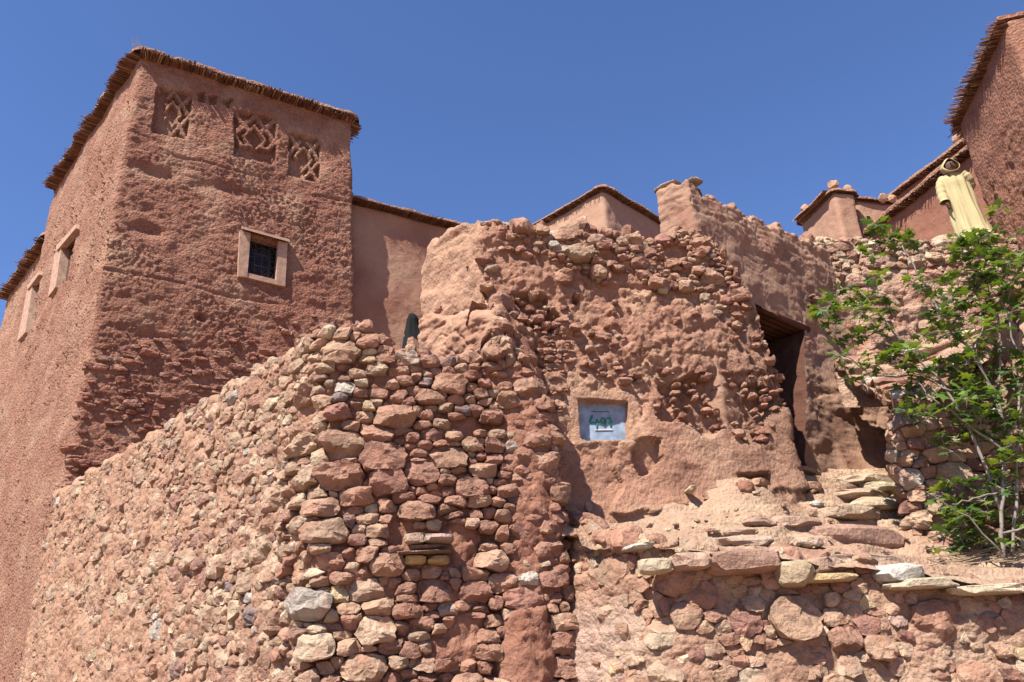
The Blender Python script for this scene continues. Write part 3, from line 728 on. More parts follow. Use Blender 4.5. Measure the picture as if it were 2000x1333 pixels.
def l_plan(x): return 6.42
lw_pts = [(-.2, 7.95), (.55, 6.95), (1.1, 6.45), (4.6, 6.42), (8.0, 6.5)]
lw_top = [(-.1, 8.2), (.75, 7.05), (1.2, 6.62), (4.6, 6.6), (8.0, 6.7)]
def l_top(u):
    s_ = Strip.__new__(Strip)
    X = np.interp(u, l_top.L, np.array(lw_pts)[:, 0]); Y = np.interp(u, l_top.L, np.array(lw_pts)[:, 1])+.12
    return path_z0(X, Y)+.03+.025*np.sin(u*9)+.015*np.sin(u*21)
_b = np.array(lw_pts); l_top.L = np.concatenate([[0], np.cumsum(np.linalg.norm(np.diff(_b, axis=0), axis=1))])
W6 = Strip(lw_pts, lw_top, (-1.0, .8), -1.6, l_top, rad=.25, r=.07, slope=.12, T=.14)
def l_h(p, px, py, U, V):
    h = -.012+.05*fbm(p, 2.2, 3)+.012*fbm(p, 15, 3, .6)
    h += .06*ss(1290, 1160, px)*ss(1090, 1140, py)+.012*ridged(p, 7, 2)+.035*flake(p, 1.8, (1, 1, 1.6), 9)-.02*crack(p, 2.5)+.012*flake(p, 8)
    return h
def l_c(p, px, py, U, V):
    c = mixc(MUDP, MUD, .3+.9*perlin(p*1.4)); c = mixc(c, DUST, .25+ss(-.1, .4, perlin(p*1.1+6))*.7)
    return mixc(c, (.60, .42, .32), .7*ss(1320, 1180, px)*ss(1140, 1230, py))
lw = thing('low_stone_wall', 'low wall of rounded stones set in dusty mud below the stepped path', 'wall')
W6.mesh('mud_mortar', .021, .0195, l_h, l_c, M_DIRT, lw, back=.15)
def l_keep(px, py, u, v, pc):
    k = np.full(px.shape, .80); k = np.where((px < 1240), .5, k); k = np.where(py < 1150, .9, k)
    k = np.where((px > 1700) & (py < 1175), .3, k)
    return k
stones(W6, lw, l_keep, .05, .20, an=1.25, prot=(-.03, .02), pal=PAL, tries=24000, lump=.62, shrink=.97, v0=1.0, bigp=.16, square=.35)
# long pale ledge and stepping stones
def pth(x, y):
    best = None
    for Y in np.arange(6.5, 10.5, .02):
        q = atY(x, y, Y); e = abs(q[2]-path_z0(q[0], q[1]))
        if best is None or e < best[0]: best = (e, q)
    return best[1]
PS = []
def slabstone(x0, y0, x1, y1, wd, th, c, seed, parent=pathg):
    a = pth(x0, y0); b = pth(x1, y1); m_ = (a+b)/2; d = b-a; ln = np.linalg.norm(d)/2
    th = th*.8 if y0 > 1060 else th
    o = rock('step_stone', m_-up*th*(.95 if y0 > 1060 else .6), ln*1.0, wd, th, c, parent, math.atan2(d[1], d[0]), seed, boxy=.5); PS.append(o)
Yl = (.64, .52, .35); Pk = (.55, .36, .26); Wt = (.66, .60, .50)
for k, a in enumerate([(1215, 1068, 1262, 1066, .10, .03, Wt), (1245, 1092, 1308, 1093, .12, .075, Yl), (1308, 1084, 1380, 1082, .14, .08, Pk), (1380, 1078, 1512, 1082, .2, .11, (.46, .28, .2)),
                       (1512, 1098, 1580, 1100, .14, .12, (.58, .43, .27)), (1580, 1094, 1620, 1092, .12, .08, Pk), (1612, 1092, 1740, 1082, .15, .09, (.58, .40, .29)), (1700, 1100, 1790, 1112, .16, .09, Wt),
                       (1730, 1128, 1860, 1134, .12, .05, Yl), (1850, 1136, 2010, 1152, .12, .045, Yl), (1530, 1128, 1660, 1118, .1, .04, (.6, .42, .22)),
                       (1520, 1018, 1592, 1012, .12, .06, Pk), (1455, 1018, 1505, 1016, .09, .04, Pk), (1600, 1036, 1742, 1040, .17, .12, (.48, .29, .21)), (1585, 982, 1605, 980, .05, .03, Wt),
                       (1618, 1006, 1690, 990, .22, .07, (.60, .44, .30)), (1680, 992, 1748, 972, .24, .08, (.62, .48, .32)), (1650, 972, 1705, 960, .2, .07, (.56, .40, .28)), (1700, 962, 1752, 944, .22, .08, Yl), (1655, 946, 1755, 930, .22, .07, (.60, .45, .31)), (1540, 945, 1600, 950, .12, .05, MUDP), (1400, 1052, 1500, 1056, .14, .05, (.56, .40, .29)), (1540, 1050, 1600, 1062, .14, .05, (.58, .42, .30)), (1575, 995, 1600, 996, .06, .05, Pk), (1605, 998, 1632, 996, .06, .045, Pk),
                       (1650, 952, 1672, 950, .05, .06, (.36, .22, .17)), (1556, 918, 1590, 920, .1, .04, Pk), (1440, 945, 1470, 945, .06, .06, MUD), (1478, 942, 1505, 945, .06, .05, MUDP),
                       (1500, 1060, 1530, 1070, .05, .04, Yl), (1410, 1040, 1470, 1036, .08, .03, DUST), (1330, 1095, 1360, 1097, .06, .05, Pk)]):
    slabstone(*a[:4], a[4], a[5], a[6], 70+k)
for k in range(110):
    x = random.uniform(1230, 1990); y = random.uniform(930, 1090)
    if (x > 1750 and y < 1050) or (y < 1060-(x-1210)*.55 and x < 1480): continue
    q = pth(x, y); s_ = random.uniform(.012, .04)
    PS.append(rock('pebble', q+up*.0, s_*1.3, s_, s_*.7, pick(PALY), pathg, random.random()*3, 200+k, sub=1))
# jutting stones at the foot of the ruined wall
for k, (x, y, a, b, c, cc) in enumerate([(1335, 965, .05, .12, .035, (.6, .45, .3)), (1418, 985, .07, .13, .05, (.55, .33, .26)), (1300, 1030, .09, .1, .045, Pk), (1370, 1015, .08, .1, .05, MUDP), (1395, 1030, .07, .1, .045, Pk), (1325, 1042, .03, .05, .045, Yl),
                                          (1445, 1000, .07, .1, .05, Pk), (1480, 1000, .07, .08, .04, MUDP), (1140, 1000, .035, .06, .05, Pk), (1140, 1020, .045, .07, .025, (.6, .46, .36)), (1258, 1035, .07, .08, .03, Pk), (1362, 975, .02, .03, .02, Pk)]):
    rock('stone', w2at(x, y, -.19), a, b, c, cc, ww, .17, 100+k, sub=2)

# ================================================================== ROCKY STONE WALL BEHIND THE FIG TREE
f_pts = [(4.55, 10.15), (6.6, 10.6), (10.5, 11.1)]; f_tp = [(4.6, 10.45), (6.7, 10.85), (10.6, 11.3)]
def f_top(u): return 6.02+.035*(u)+.03*np.sin(u*8)+.02*np.sin(u*19)
W5 = Strip(f_pts, f_tp, (2, 6), 1.0, f_top, rad=.3, r=.08, slope=0, T=.8)
def f_h(p, px, py, U, V):
    h = .10*fbm(p, 1.0, 3)+.07*ridged(p, 2.2, 3, (.8, .8, 1.6))+.018*fbm(p, 12, 3, .6)
    h += .07*flake(p, 1.3, (.8, .8, 1.9), 1)+.03*flake(p, 4, (1, 1, 1.8), 5)
    up_ = ss(5.2, 5.6, p[..., 2]); h = h*(1-.75*up_)-.04*up_
    wx = px+20*perlin(p*2.5); wy = py+16*perlin(p*2.5+7)
    cav = inany(wx, wy, [[(1690, 735), (1760, 725), (1810, 745), (1800, 800), (1730, 780)], [(1790, 735), (1880, 700), (1930, 760), (1880, 790), (1800, 800)], [(1940, 590), (2010, 560), (2010, 650), (1960, 660)]])
    h -= .35*cav
    h += .12*inpoly(wx, wy, [(1670, 640), (1760, 640), (1800, 690), (1760, 730), (1680, 720)])
    return h
def f_c(p, px, py, U, V):
    c = mixc((.52, .31, .21), (.58, .39, .27), .5+.9*perlin(p*1.5)); return mixc(c, MUD, .9*ss(0, .4, perlin(p*1.9+3)))
fw = thing('terrace_wall', 'rocky terrace wall with coping stones behind the fig tree where a robed person stands', 'wall')
W5.mesh('rock_face', .030, .027, f_h, f_c, M_DIRT, fw)
def f_keep(px, py, u, v, pc):
    return np.where(pc[:, 2] > 5.35, .92, np.where(pc[:, 2] > 4.6, .45, .30))
stones(W5, fw, f_keep, .06, .2, an=1.5, prot=(-.04, .03), pal=PALY, tries=16000, lump=.7, v0=1.5, shrink=.95)

b_pts = [(5.3, 10.2), (3.86, 7.72), (6.2, 7.55), (9.5, 7.9)]
def b_top(u): return np.interp(u, [0, 2.4, 3.0, 4.0, 9], [2.15, 2.1, 2.3, 2.45, 2.6])+.6*.10*np.sin(u*3)+.04*np.sin(u*9)+0*u
WB = Strip(b_pts, None, (0, 3), .2, b_top, rad=.2, r=.15, slope=.62, T=lambda u: np.interp(u, [0, 2.2, 3.2, 9], [.4, .9, 2.2, 2.4]))
def b_h(p, px, py, U, V):
    h = .10*fbm(p, 1.2, 3)+.06*ridged(p, 2.6, 3, (.8, .8, 1.6))+.015*fbm(p, 14, 3, .6)
    up_ = ss(2.7, 3.1, p[..., 2]); h = h*(.4+1.1*up_)-.03
    return h
lb = thing('stone_pier', 'stacked stone wall end beside the stepped path behind the fig tree', 'wall')
WB.mesh('mud_mortar', .034, .032, b_h, f_c, M_DIRT, lb)
def b_keep(px, py, u, v, pc): return np.where(pc[:, 2] < 2.9, .92, .40)
stones(WB, lb, b_keep, .07, .19, an=1.6, prot=(-.01, .05), pal=PAL, tries=12000, lump=.9, v0=.3, shrink=.95)

# ================================================================== TOWER
def canes(name, path, z, out, length, mat, parent, step=.03, rad=.016, layers=3, sag=.05, individually=False, droop=0.0, kind='stuff', keepp=1.0):
    path = np.array(path, float); mb = MB()
    for i in range(len(path)-1):
        a, b = path[i], path[i+1]; L_ = np.linalg.norm(b-a); d = (b-a)/L_; nn = np.array([d[1], -d[0]])*out
        for l in range(layers):
            for k in range(int(L_/step)):
                if random.random() > keepp: continue
                q = a+d*(k+random.random()*.9)*step; ln = length*random.uniform(.7, 1.1)*(1+.15*math.sin(k*step*2.3)+.1*math.sin(k*step*7))
                if random.random() < .05: ln *= 1.25
                zz = z-l*rad*1.8+random.uniform(-.008, .008); j = np.array([d[0], d[1]])*random.uniform(-.04, .04)
                p0 = np.array([*(q-nn*.05), zz]); p1 = np.array([*(q+nn*ln+j), zz-droop*random.uniform(.5, 1.4)])
                c = np.array([.22, .105, .065])*random.uniform(.4, 1.7)
                if random.random() < .08: c = np.array([.5, .34, .22])
                if individually:
                    t = MB(); t.tube([p0, p1], [rad, rad*.7], 5, c); t.build('cane', mat, parent)
                else: mb.tube([p0, p1], [rad, rad*.75], 4, c)
    if mb.n: mb.build(name, mat, parent, False, kind)
def mudcap(path, z, out, length, th, parent, name='mud_coping', closed_in=.5, lump=.02, mat=None):
    path = np.array(path, float); seg = np.linalg.norm(np.diff(path, axis=0), axis=1); L = np.concatenate([[0], np.cumsum(seg)])
    s_ = Strip(path, None, (0, 1), z-th, lambda u: z+.0*u+.015*np.sin(u*5), rad=.06, r=th*.48, slope=0, T=closed_in+length, ccw=out)
    def hf(p, px, py, U, V): return length*np.where(V < s_.vlen(U)-s_.T, 1, np.clip(1-(V-s_.vlen(U)+s_.T)/.1, 0, 1))*0+lump*fbm(p, 3, 3)+.4*lump*fbm(p, 12, 2)
    s_.b = s_.b+s_.nrm*length; s_.t = s_.b
    return s_.mesh(name, .05, .03, hf, lambda p, *a: mixc(MUD, MUDP, .5+.6*perlin(p*2)), mat or M_ROUGH, parent, back=.05)

tw = thing('adobe_tower', 'tall reddish adobe tower with carved panels near the roof and a small grilled window', 'tower')
TRb = np.array([-3.47, 16.57]); TRt = np.array([-3.93, 16.26]); TBt = np.array([-8.30, 13.62]); TLb = np.array([-13.4, 18.95]); TLt = np.array([-13.12, 18.62])
dS = np.array([-.60, .80])
t_b = [TLb+np.array([3.3, 3.2]), TLb, B0, TRb, TRb+dS*6.5]; t_t = [TLt+np.array([3.2, 3.1]), TLt, TBt, TRt, TRt+dS*6.5]
ZT = 13.42
TW = Strip(t_b, t_t, (3.17, 13.3), -1.62, lambda u: ZT+0*u, rad=.14, r=.05, slope=0, T=.3)
tu = TW.Lk
PZ = 2.6667
PAN = [[(820, 455), (870, 470), (850, 500), (840, 540), (872, 575), (850, 660), (790, 690)], [(880, 520), (920, 520), (960, 590), (900, 600), (870, 560)], [(930, 490), (990, 490), (1000, 520), (960, 560), (940, 540)],
       [(900, 620), (940, 600), (985, 600), (975, 645), (920, 640)], [(900, 700), (970, 685), (968, 730), (910, 720)], [(1035, 485), (1070, 480), (1068, 530), (1040, 525)], [(1090, 500), (1135, 500), (1125, 545), (1095, 540)], [(1160, 530), (1220, 510), (1190, 565)],
       [(1225, 600), (1265, 570), (1290, 620), (1270, 650), (1230, 655)], [(1310, 595), (1360, 600), (1340, 620)], [(1340, 640), (1400, 630), (1415, 660), (1390, 695), (1345, 690)], [(1405, 610), (1435, 615), (1430, 645)], [(1225, 670), (1275, 715), (1240, 745)], [(1385, 715), (1435, 705), (1430, 750)],
       [(1250, 760), (1310, 740), (1400, 780), (1425, 800), (1410, 840), (1330, 845), (1300, 810), (1225, 805)], [(1515, 690), (1555, 700), (1550, 730), (1520, 745)], [(1570, 690), (1615, 690), (1610, 715), (1580, 710)], [(1605, 735), (1665, 730), (1650, 790), (1610, 765)],
       [(1505, 780), (1550, 790), (1610, 850), (1600, 890), (1510, 885)], [(1615, 815), (1665, 810), (1660, 880), (1620, 850)], [(1630, 905), (1670, 900), (1665, 940), (1635, 930)]]
PANELS = [(((308, 171), (377, 183), (297, 259)), [(-.1, .1, .32, 1.1), (-.1, .62, .6, 1.1)]), (((459, 216), (541, 231), (457, 306)), [(.15, .74, .95, 1.1)]), (((566, 258), (627, 273), (563, 341)), [(-.1, .55, .45, 1.1), (.4, -.1, .7, .12)])]
PAN = [[(x/PZ, y/PZ) for x, y in q] for q in PAN]
PANF = [[(x/PZ, y/PZ) for x, y in q] for q in ([(815, 450), (1010, 480), (975, 735), (785, 695)], [(1215, 575), (1440, 605), (1430, 850), (1220, 810)], [(1500, 680), (1670, 725), (1665, 945), (1500, 890)])]
WIN = [(486, 462), (546, 478), (541, 548), (483, 536)]
SLIT = [[(118, 492), (150, 452), (132, 548), (112, 560)], [(62, 566), (80, 540), (66, 636), (50, 652)], [(38, 572), (47, 566), (44, 602), (35, 612)]]
def t_h(p, px, py, U, V):
    right = (U > tu[2]) & (U < tu[3])
    z = p[..., 2]
    h = .055*fbm(p, .7, 3)+.013*fbm(p, 6, 2, .6)
    wo = worley(p, 8.5, (1, 1, 1.5)); 
    mid = ss(-.25, .35, perlin(p*.8+4))
    smooth_top = ss(12.0, 12.6, z)
    band = ss(3.2, 4.0, z)*(1-smooth_top)
    amp = (.35+.65*mid)*(1-.85*smooth_top)
    h += amp*np.clip(.62-wo, 0, 1)*.05+amp*np.clip(.6-worley(p, 17, (1, 1, 1.2), 3.3), 0, 1)*.06
    h += amp*.012*fbm(p, 14, 2)
    lay = ridged(p, 2.6, 3, (.35, .35, 3.0), 1.5); h += .020*lay*ss(6.4, 5.6, z)*right
    h += .010*ridged(p, 1.2, 2, (.5, .5, 1.6), 4)*band*right
    # lift joints of the rammed courses
    for zj in (7.75, 10.9):
        h -= .035*np.exp(-((z-zj+.09*perlin(p*.9))/.028)**2)*ss(-.2, .2, perlin(p*.6+zj))*right
    # eroded scars
    for (cx, cy, rx, ry, dp) in ((300, 335, 50, 12, .08), (290, 450, 32, 12, .11), (450, 372, 60, 12, .06), (395, 622, 10, 7, .14), (600, 600, 60, 12, .03), (290, 655, 90, 10, .05), (370, 960, 40, 18, .12), (185, 925, 30, 14, .15)):
        h -= dp*np.exp(-(((px-cx+10*perlin(p*2))/rx)**2+((py-cy-(px-cx)*.22+6*perlin(p*2+5))/ry)**2)**1.5)*right
    h += (.016*flake(p, 1.6, (.8, .8, 1.5), 2)+.012*flake(p, 5, (.8, .8, 1.5), 6))*band-.02*crack(p, 1.3, (.8, .8, 1.8), 7, .03)*right
    wx = px+1.6*perlin(p*4); wy = py+1.6*perlin(p*4+7)
    fr = inany(wx, wy, PANF) & right; h = np.where(fr, .008*fbm(p, 6, 3, .6)-.012, h)
    h = np.where(inany(wx, wy, PAN[5:8]) & right, -.16+.01*perlin(p*6), h)
    for (tl, tr, bl), rec in PANELS:
        tl, tr, bl = map(np.array, (tl, tr, bl)); M2 = np.linalg.inv(np.array([tr-tl, bl-tl], float).T)
        a_ = M2[0, 0]*(wx-tl[0])+M2[0, 1]*(wy-tl[1]); b_ = M2[1, 0]*(wx-tl[0])+M2[1, 1]*(wy-tl[1])
        ins = (a_ > 0) & (a_ < 1) & (b_ > 0) & (b_ < 1) & right
        wv = .018*perlin(p*7); A2 = np.abs(a_-.5); B2 = np.abs(b_-.5)
        band = np.minimum(np.minimum(np.abs(A2+B2-.5)*.8, np.abs(a_-b_)*.75), np.abs(a_+b_-1)*.75)
        band = np.where(A2+B2 < .26, 9*(A2+B2 > .17), band)          # open rosette in the middle
        gone = np.zeros_like(ins)
        for (x0, y0, x1, y1) in rec: gone |= (a_ > x0+2*wv) & (a_ < x1+2*wv) & (b_ > y0+2*wv) & (b_ < y1+2*wv)
        ring_ = np.abs(A2+B2-.27) < .055
        raised = ((band+wv < .062) & (A2+B2 > .22) | ring_) & ~gone
        h = np.where(ins, np.where(raised, -.045+.01*perlin(p*9), -.17+.01*perlin(p*6)), h)
    h = np.where(inpoly(px, py, WIN) & right, -.22, h)
    h = np.where(inany(px, py, SLIT) & ~right, -.16, h)
    return h
def t_c(p, px, py, U, V):
    right = (U > tu[2])
    c = mixc(MUD, MUDR, .45+.9*perlin(p*.8)); c = mixc(c, MUDP, .55*ss(.05, .5, perlin(p*1.3+2)))
    cl = mixc(MUDP, DUST, .2+.8*perlin(p*.7)); cl = mixc(cl, MUD, .7*ss(-.1, .4, perlin(p*1.2+5)))
    c = np.where(right[..., None], c, cl*.3+c*.7)
    return c
TW.mesh('wall_face', .031, .031, t_h, t_c, M_ROUGH, tw, u0=tu[2]+.0, u1=tu[3]+.6, back=0)
TW.mesh('wall_face', .3, .3, t_h, t_c, M_ROUGH, tw, u0=tu[3]+.6, u1=tu[4], back=0)
TW.mesh('wall_face', .065, .055, t_h, t_c, M_ROUGH, tw, u0=0, u1=tu[2]+.0, back=0)
# roof edge
tp = [TLt+np.array([3.2, 3.1]), TLt, TBt, TRt, TRt+dS*6.5]
canes('cane_eave', tp, ZT+.01, 1, .26, M_CANE, tw, step=.03, rad=.015, layers=4)
mudcap(tp, ZT+.13, 1, .20, .11, tw, closed_in=.9, lump=.035)
mb = MB(); ctr = TBt*.999
for k in range(6):
    q = np.array([*(TBt+np.array([-.1+.035*k, -.2])), ZT+.05]); mb.tube([q, q+np.array([-.06, -.02, .2+.1*random.random()])], [.006, .003], 4, (.33, .2, .13))
mb.build('upright_cane', M_CANE, tw, False, 'stuff')
slab2 = MB(); slab2.add([(*q, ZT+.02) for q in [TLt+np.array([.3, .1]), TBt+np.array([.05, .4]), TRt+np.array([-.3, .1]), TRt+dS*6.5, TLt+np.array([3.2, 3.1])]], [(0, 1, 2, 3, 4)], MUDP); slab2.build('roof', M_DIRT, tw)
# embedded pebbles and slab stones in the tower face
def t_keep(px, py, u, v, pc):
    base = inpoly(px, py, [(120, 690), (330, 655), (470, 720), (420, 800), (250, 900), (130, 980)])
    return np.where(base, .42, np.where(inpoly(px, py, [(420, 640), (640, 600), (640, 690), (430, 800)]), .12, 0))
stones(TW, tw, t_keep, .06, .22, an=2.4, prot=(-.01, .045), pal=[((.40, .19, .135), 5), ((.37, .165, .115), 5), ((.46, .25, .18), 2)], u0=tu[2]-.05, u1=tu[3], v0=4.5, v1=9.5, tries=9000, lump=.55, shrink=.92, stuffname='small_stones')
mb = MB(); npb = 5200; Uq = np.random.rand(npb)*(tu[3]-tu[1])+tu[1]; Vq = np.random.rand(npb)*14.2+1.2
Pq, Nq = TW.P(Uq, Vq); pxq, pyq = proj(Pq); hq = t_h(Pq, pxq, pyq, Uq, Vq)
msk = (ss(-.25, .3, perlin(Pq*.8+4)) > np.random.rand(npb)*.9) & ~inany(pxq, pyq, PANF) & (Pq[:, 2] < 12.2) & (pyq < 1400) & ~inpoly(pxq, pyq, [(460, 430), (570, 440), (570, 570), (455, 560)])
octa = np.array([(1, 0, 0), (-1, 0, 0), (0, 1, 0), (0, -1, 0), (0, 0, 1), (0, 0, -1.)]); of = [(0, 2, 4), (2, 1, 4), (1, 3, 4), (3, 0, 4), (2, 0, 5), (1, 2, 5), (3, 1, 5), (0, 3, 5)]
for i in np.where(msk)[0]:
    r = random.uniform(.010, .026)*(1.5 if random.random() < .05 else 1); a = Pq[i]+Nq[i]*(hq[i]+r*.25)
    Q = octa*np.random.uniform(.6, 1.4, (6, 3))*r*np.array([1.3, 1.3, .8]); mb.add(a+Q, of, np.array([.50, .30, .22])*random.uniform(.7, 1.25))
mb.build('embedded_pebbles', M_STONE, tw, False, 'stuff')
# window of the right face
M_FRAME = plain('limewashed_frame', (.52, .32, .22), .85, 0, .28, 9, .9); M_IRON = plain('black_iron', (.015, .013, .012), .5, .6); M_DARK = plain('dark_glass', (.02, .02, .022), .15)
nT = np.array([.558, -.83, 0]); eT = np.array([*dT, 0])
def TP(x, y, o=0.0):
    q = onplane(x, y, [*B0, 0], eT); return q+nT*o
q0 = TP(515, 505); k_ = (q0[2]-3.17)/(13.3-3.17)
# local offset of the real face from the base plane
un = tu[2]+np.linalg.norm(q0[:2]-B0); fp, _ = TW.P(np.array([un]), np.array([q0[2]+1.62])); OFFT = float((fp[0]-q0)@nT)
wn = thing('window', 'small grilled window with pale surround under a sloping ledge on tower', 'window')
wn.parent = tw; del wn['label']; del wn['category']
def tbox(x0, y0, x1, y1, x2, y2, x3, y3, o0, o1, name, mat, par):
    mb = MB(); V = [TP(a, b, OFFT+o0) for a, b in ((x0, y0), (x1, y1), (x2, y2), (x3, y3))]+[TP(a, b, OFFT+o1) for a, b in ((x0, y0), (x1, y1), (x2, y2), (x3, y3))]
    mb.add(V, [(0, 1, 2, 3), (7, 6, 5, 4), (0, 4, 5, 1), (1, 5, 6, 2), (2, 6, 7, 3), (3, 7, 4, 0)]); return mb.build(name, mat, par)
tbox(468, 452, 489, 457, 482, 543, 464, 541, -.05, .10, 'frame_side', M_FRAME, wn)
tbox(543, 472, 561, 476, 556, 561, 538, 557, -.05, .10, 'frame_side', M_FRAME, wn)
tbox(483, 534, 541, 548, 539, 557, 482, 543, -.05, .085, 'sill', M_FRAME, wn)
mb = MB(); 
V = [TP(473, 441, OFFT+.02), TP(561, 465, OFFT+.02), TP(563, 474, OFFT+.20), TP(470, 448, OFFT+.20)]; V += [v-up*.06 for v in V]
mb.add(V, [(0, 3, 2, 1), (4, 5, 6, 7), (3, 7, 6, 2), (0, 4, 7, 3), (1, 2, 6, 5), (0, 1, 5, 4)]); mb.build('ledge', plain('ledge_plaster', (.62, .42, .30), .85, 0, .12, 9, .3), wn)
tbox(484, 458, 546, 476, 542, 550, 481, 538, -.20, -.19, 'pane', M_DARK, wn)
def grill(pts, r=.009, par=None, name='grille_bar'): mb = MB(); mb.tube([TP(x, y, OFFT-.02) for x, y in pts], r, 5); mb.build(name, M_GRILL, par or wn, True)
M_GRILL = plain('rusted_iron', (.09, .055, .04), .6, .3)
def WQ(s_, t): # window coords 0..1
    a = np.array([487, 466])*(1-s_)+np.array([544, 482])*s_; b = np.array([484, 536])*(1-s_)+np.array([540, 547])*s_; return tuple(a*(1-t)+b*t)
for s_ in (0.02, .25, .5, .75, .98): grill([WQ(s_, 0), WQ(s_, 1)])
for t in (0.02, .33, .66, .98): grill([WQ(0, t), WQ(1, t)])
for cx, cy, r_ in ((.5, .3, .2), (.5, .72, .2), (.5, .3, .11), (.5, .72, .11), (.2, .85, .1), (.8, .85, .1), (.2, .15, .1), (.8, .15, .1), (.15, .52, .1), (.85, .52, .1)):
    grill([WQ(cx+r_*math.cos(a), cy+r_*.9*math.sin(a)) for a in np.linspace(0, 6.283, 15)], .006)
# slit windows on the left face
eL = np.array([*dL, 0]); nL = np.array([-.717, -.697, 0])
def LPp(x, y, o=0.0):
    q = onplane(x, y, [*B0, 0], eL)
    return q+nL*o
def lbox(poly, o0, o1, name, mat, par):
    mb = MB(); n = len(poly); V = [LPp(a, b, o0) for a, b in poly]+[LPp(a, b, o1) for a, b in poly]
    mb.add(V, [tuple(range(n)), tuple(range(n, 2*n))[::-1]]+[(i, i+n, (i+1) % n+n, (i+1) % n) for i in range(n)]); return mb.build(name, mat, par)
def offL(x, y):
    q = LPp(x, y); u = tu[2]-np.linalg.norm(q[:2]-B0); f_, _ = TW.P(np.array([u]), np.array([q[2]+1.62])); return float((f_[0]-q)@nL)
for k, (inner, light, shelf) in enumerate([([(118, 492), (152, 450), (132, 548), (112, 560)], [(112, 498), (126, 480), (114, 562), (99, 582)], [(118, 484), (157, 441), (157, 449), (119, 493)]),
                                           ([(62, 566), (82, 538), (66, 636), (50, 652)], [(56, 572), (68, 556), (54, 650), (38, 668)], [(60, 560), (84, 531), (84, 538), (61, 568)]),
                                           ([(38, 572), (47, 566), (44, 602), (35, 612)], None, None)]):
    wn2 = bpy.data.objects.new('slit_window', None); link(wn2, tw); of_ = offL(*inner[0])
    lbox(inner, of_-.14, of_-.13, 'pane', M_DARK, wn2)
    if light: lbox(light, of_-.13, of_+.06, 'jamb', M_FRAME, wn2); lbox(shelf, of_-.05, of_+.10, 'ledge', M_FRAME, wn2)

# lower house continuing behind the tower's left face
def house(name, label, base, zt, z0, c0, c1, eave=.25, th=.1, step=.05, cat='house', canes_=True, du=.06, batter=.0, rad=.1, mat=None, smoothamp=.012, roof=True, cr=.016, ly=3):
    h_ = thing(name, label, cat, 'adobe houses on the skyline' if cat == 'house' else None); pts = [np.array(q, float) for q in base]
    s_ = Strip(pts, None, (0, 1), z0, lambda u: zt+0*u, rad=rad, r=.04, slope=0, T=.2)
    s_.mesh('wall_face', du, du, lambda p, px, py, U, V: .03*fbm(p, .8, 3)+smoothamp*fbm(p, 7, 3, .6), lambda p, *a: mixc(c0, c1, .5+.7*perlin(p*1.1)), mat or M_FAR, h_, back=0)
    if canes_: canes('cane_eave', pts, zt+.01, 1, eave, M_CANE, h_, step=step, rad=cr, layers=ly)
    mudcap(pts, zt+.04+th, 1, eave*.8, th, h_, closed_in=.8)
    if roof:
        mb = MB(); mb.add([(*q, zt+.02) for q in pts], [tuple(range(len(pts)))], MUDP); mb.build('roof', M_DIRT, h_)
    return h_, s_
q1 = onplane(74, 462, [*B0, 0], eL); 
T2a = TLb+dL*.05+np.array([.15, .15]); z2 = q1[2]-.2
house('adobe_house', 'lower adobe house with cane eave at the far left beyond the tower', [T2a+dL*5+np.array([3, 3]), T2a+dL*5, T2a, T2a+np.array([3, 3])], z2, 0, MUD, MUDP, .3, .1, .05, smoothamp=.03, mat=M_ROUGH)

# house wall between tower and ruined wall
P4 = onplane(690, 395, [-3.66, 17.0, 0], [.86, .51, 0]); d4 = np.array([.86, .51]); a4 = P4[:2]-d4*1.5; b4 = P4[:2]+d4*4.6
zz4 = P4[2]
house('adobe_house', 'plain red adobe house wall with thin eave right behind the tower', [a4+np.array([-2, 3]), a4, b4, b4+np.array([-2, 3])], zz4-.05, 2.5, MUD, MUDP, .32, .07, .05, smoothamp=.012, cr=.010, ly=2)
# middle house with a corner towards the viewer
PM = atY(1178, 372, 14.0); dm1 = np.array([-.707, .707]); dm2 = np.array([.707, .707])
house('adobe_house', 'pale pink adobe house corner with thin eaves showing above the ruined wall', [PM[:2]+dm1*4+dm2*5, PM[:2]+dm1*4, PM[:2], PM[:2]+dm2*5, PM[:2]+dm2*5+dm1*4], PM[2], 4, MUDP, (.50, .31, .22), .15, .05, .05, mat=M_FAR, cr=.009, ly=2)

# ---- houses on the right skyline
da = np.array([-.24, .97]); db = np.array([.97, .24])
c1 = atY(1628, 378, 17.0); l1 = 3.0
def corn(pt, s): pass
lenL = None
q = onplane(1562, 436, c1, [*da, 0]); LL = np.linalg.norm((q-c1)[:2]); q = onplane(1668, 380, c1, [*db, 0]); LR = np.linalg.norm((q-c1)[:2])
h1, _ = house('adobe_turret', 'square adobe turret with corner knobs on its roof on the right skyline', [c1[:2]+da*LL+db*LR, c1[:2]+da*LL, c1[:2], c1[:2]+db*LR, c1[:2]+db*LR+da*LL], c1[2], 4, MUDP, (.50, .28, .19), .14, .08, .06, canes_=False, cat='turret')
def knob(h_, x, y, Y, r):
    p = atY(x, y, Y); rock('roof_knob', p, r, r, r*1.1, MUDP, h_, 0, int(x), M_FAR, 2)
knob(h1, 1629, 362, 17.1, .14); knob(h1, 1573, 408, 17+LL*.95, .13); knob(h1, 1655, 370, 17.3, .10)
c2 = atY(1672, 392, 17.6); q = onplane(1750, 400, c2, [*db, 0])
h2, _ = house('adobe_house', 'small adobe house with a tiny dark window beside the turret', [c2[:2]+da*1.5, c2[:2], c2[:2]+db*3, c2[:2]+db*3+da*1.5], c2[2]-.02, 4, MUDP, (.52, .29, .2), .12, .07, .06, canes_=False)
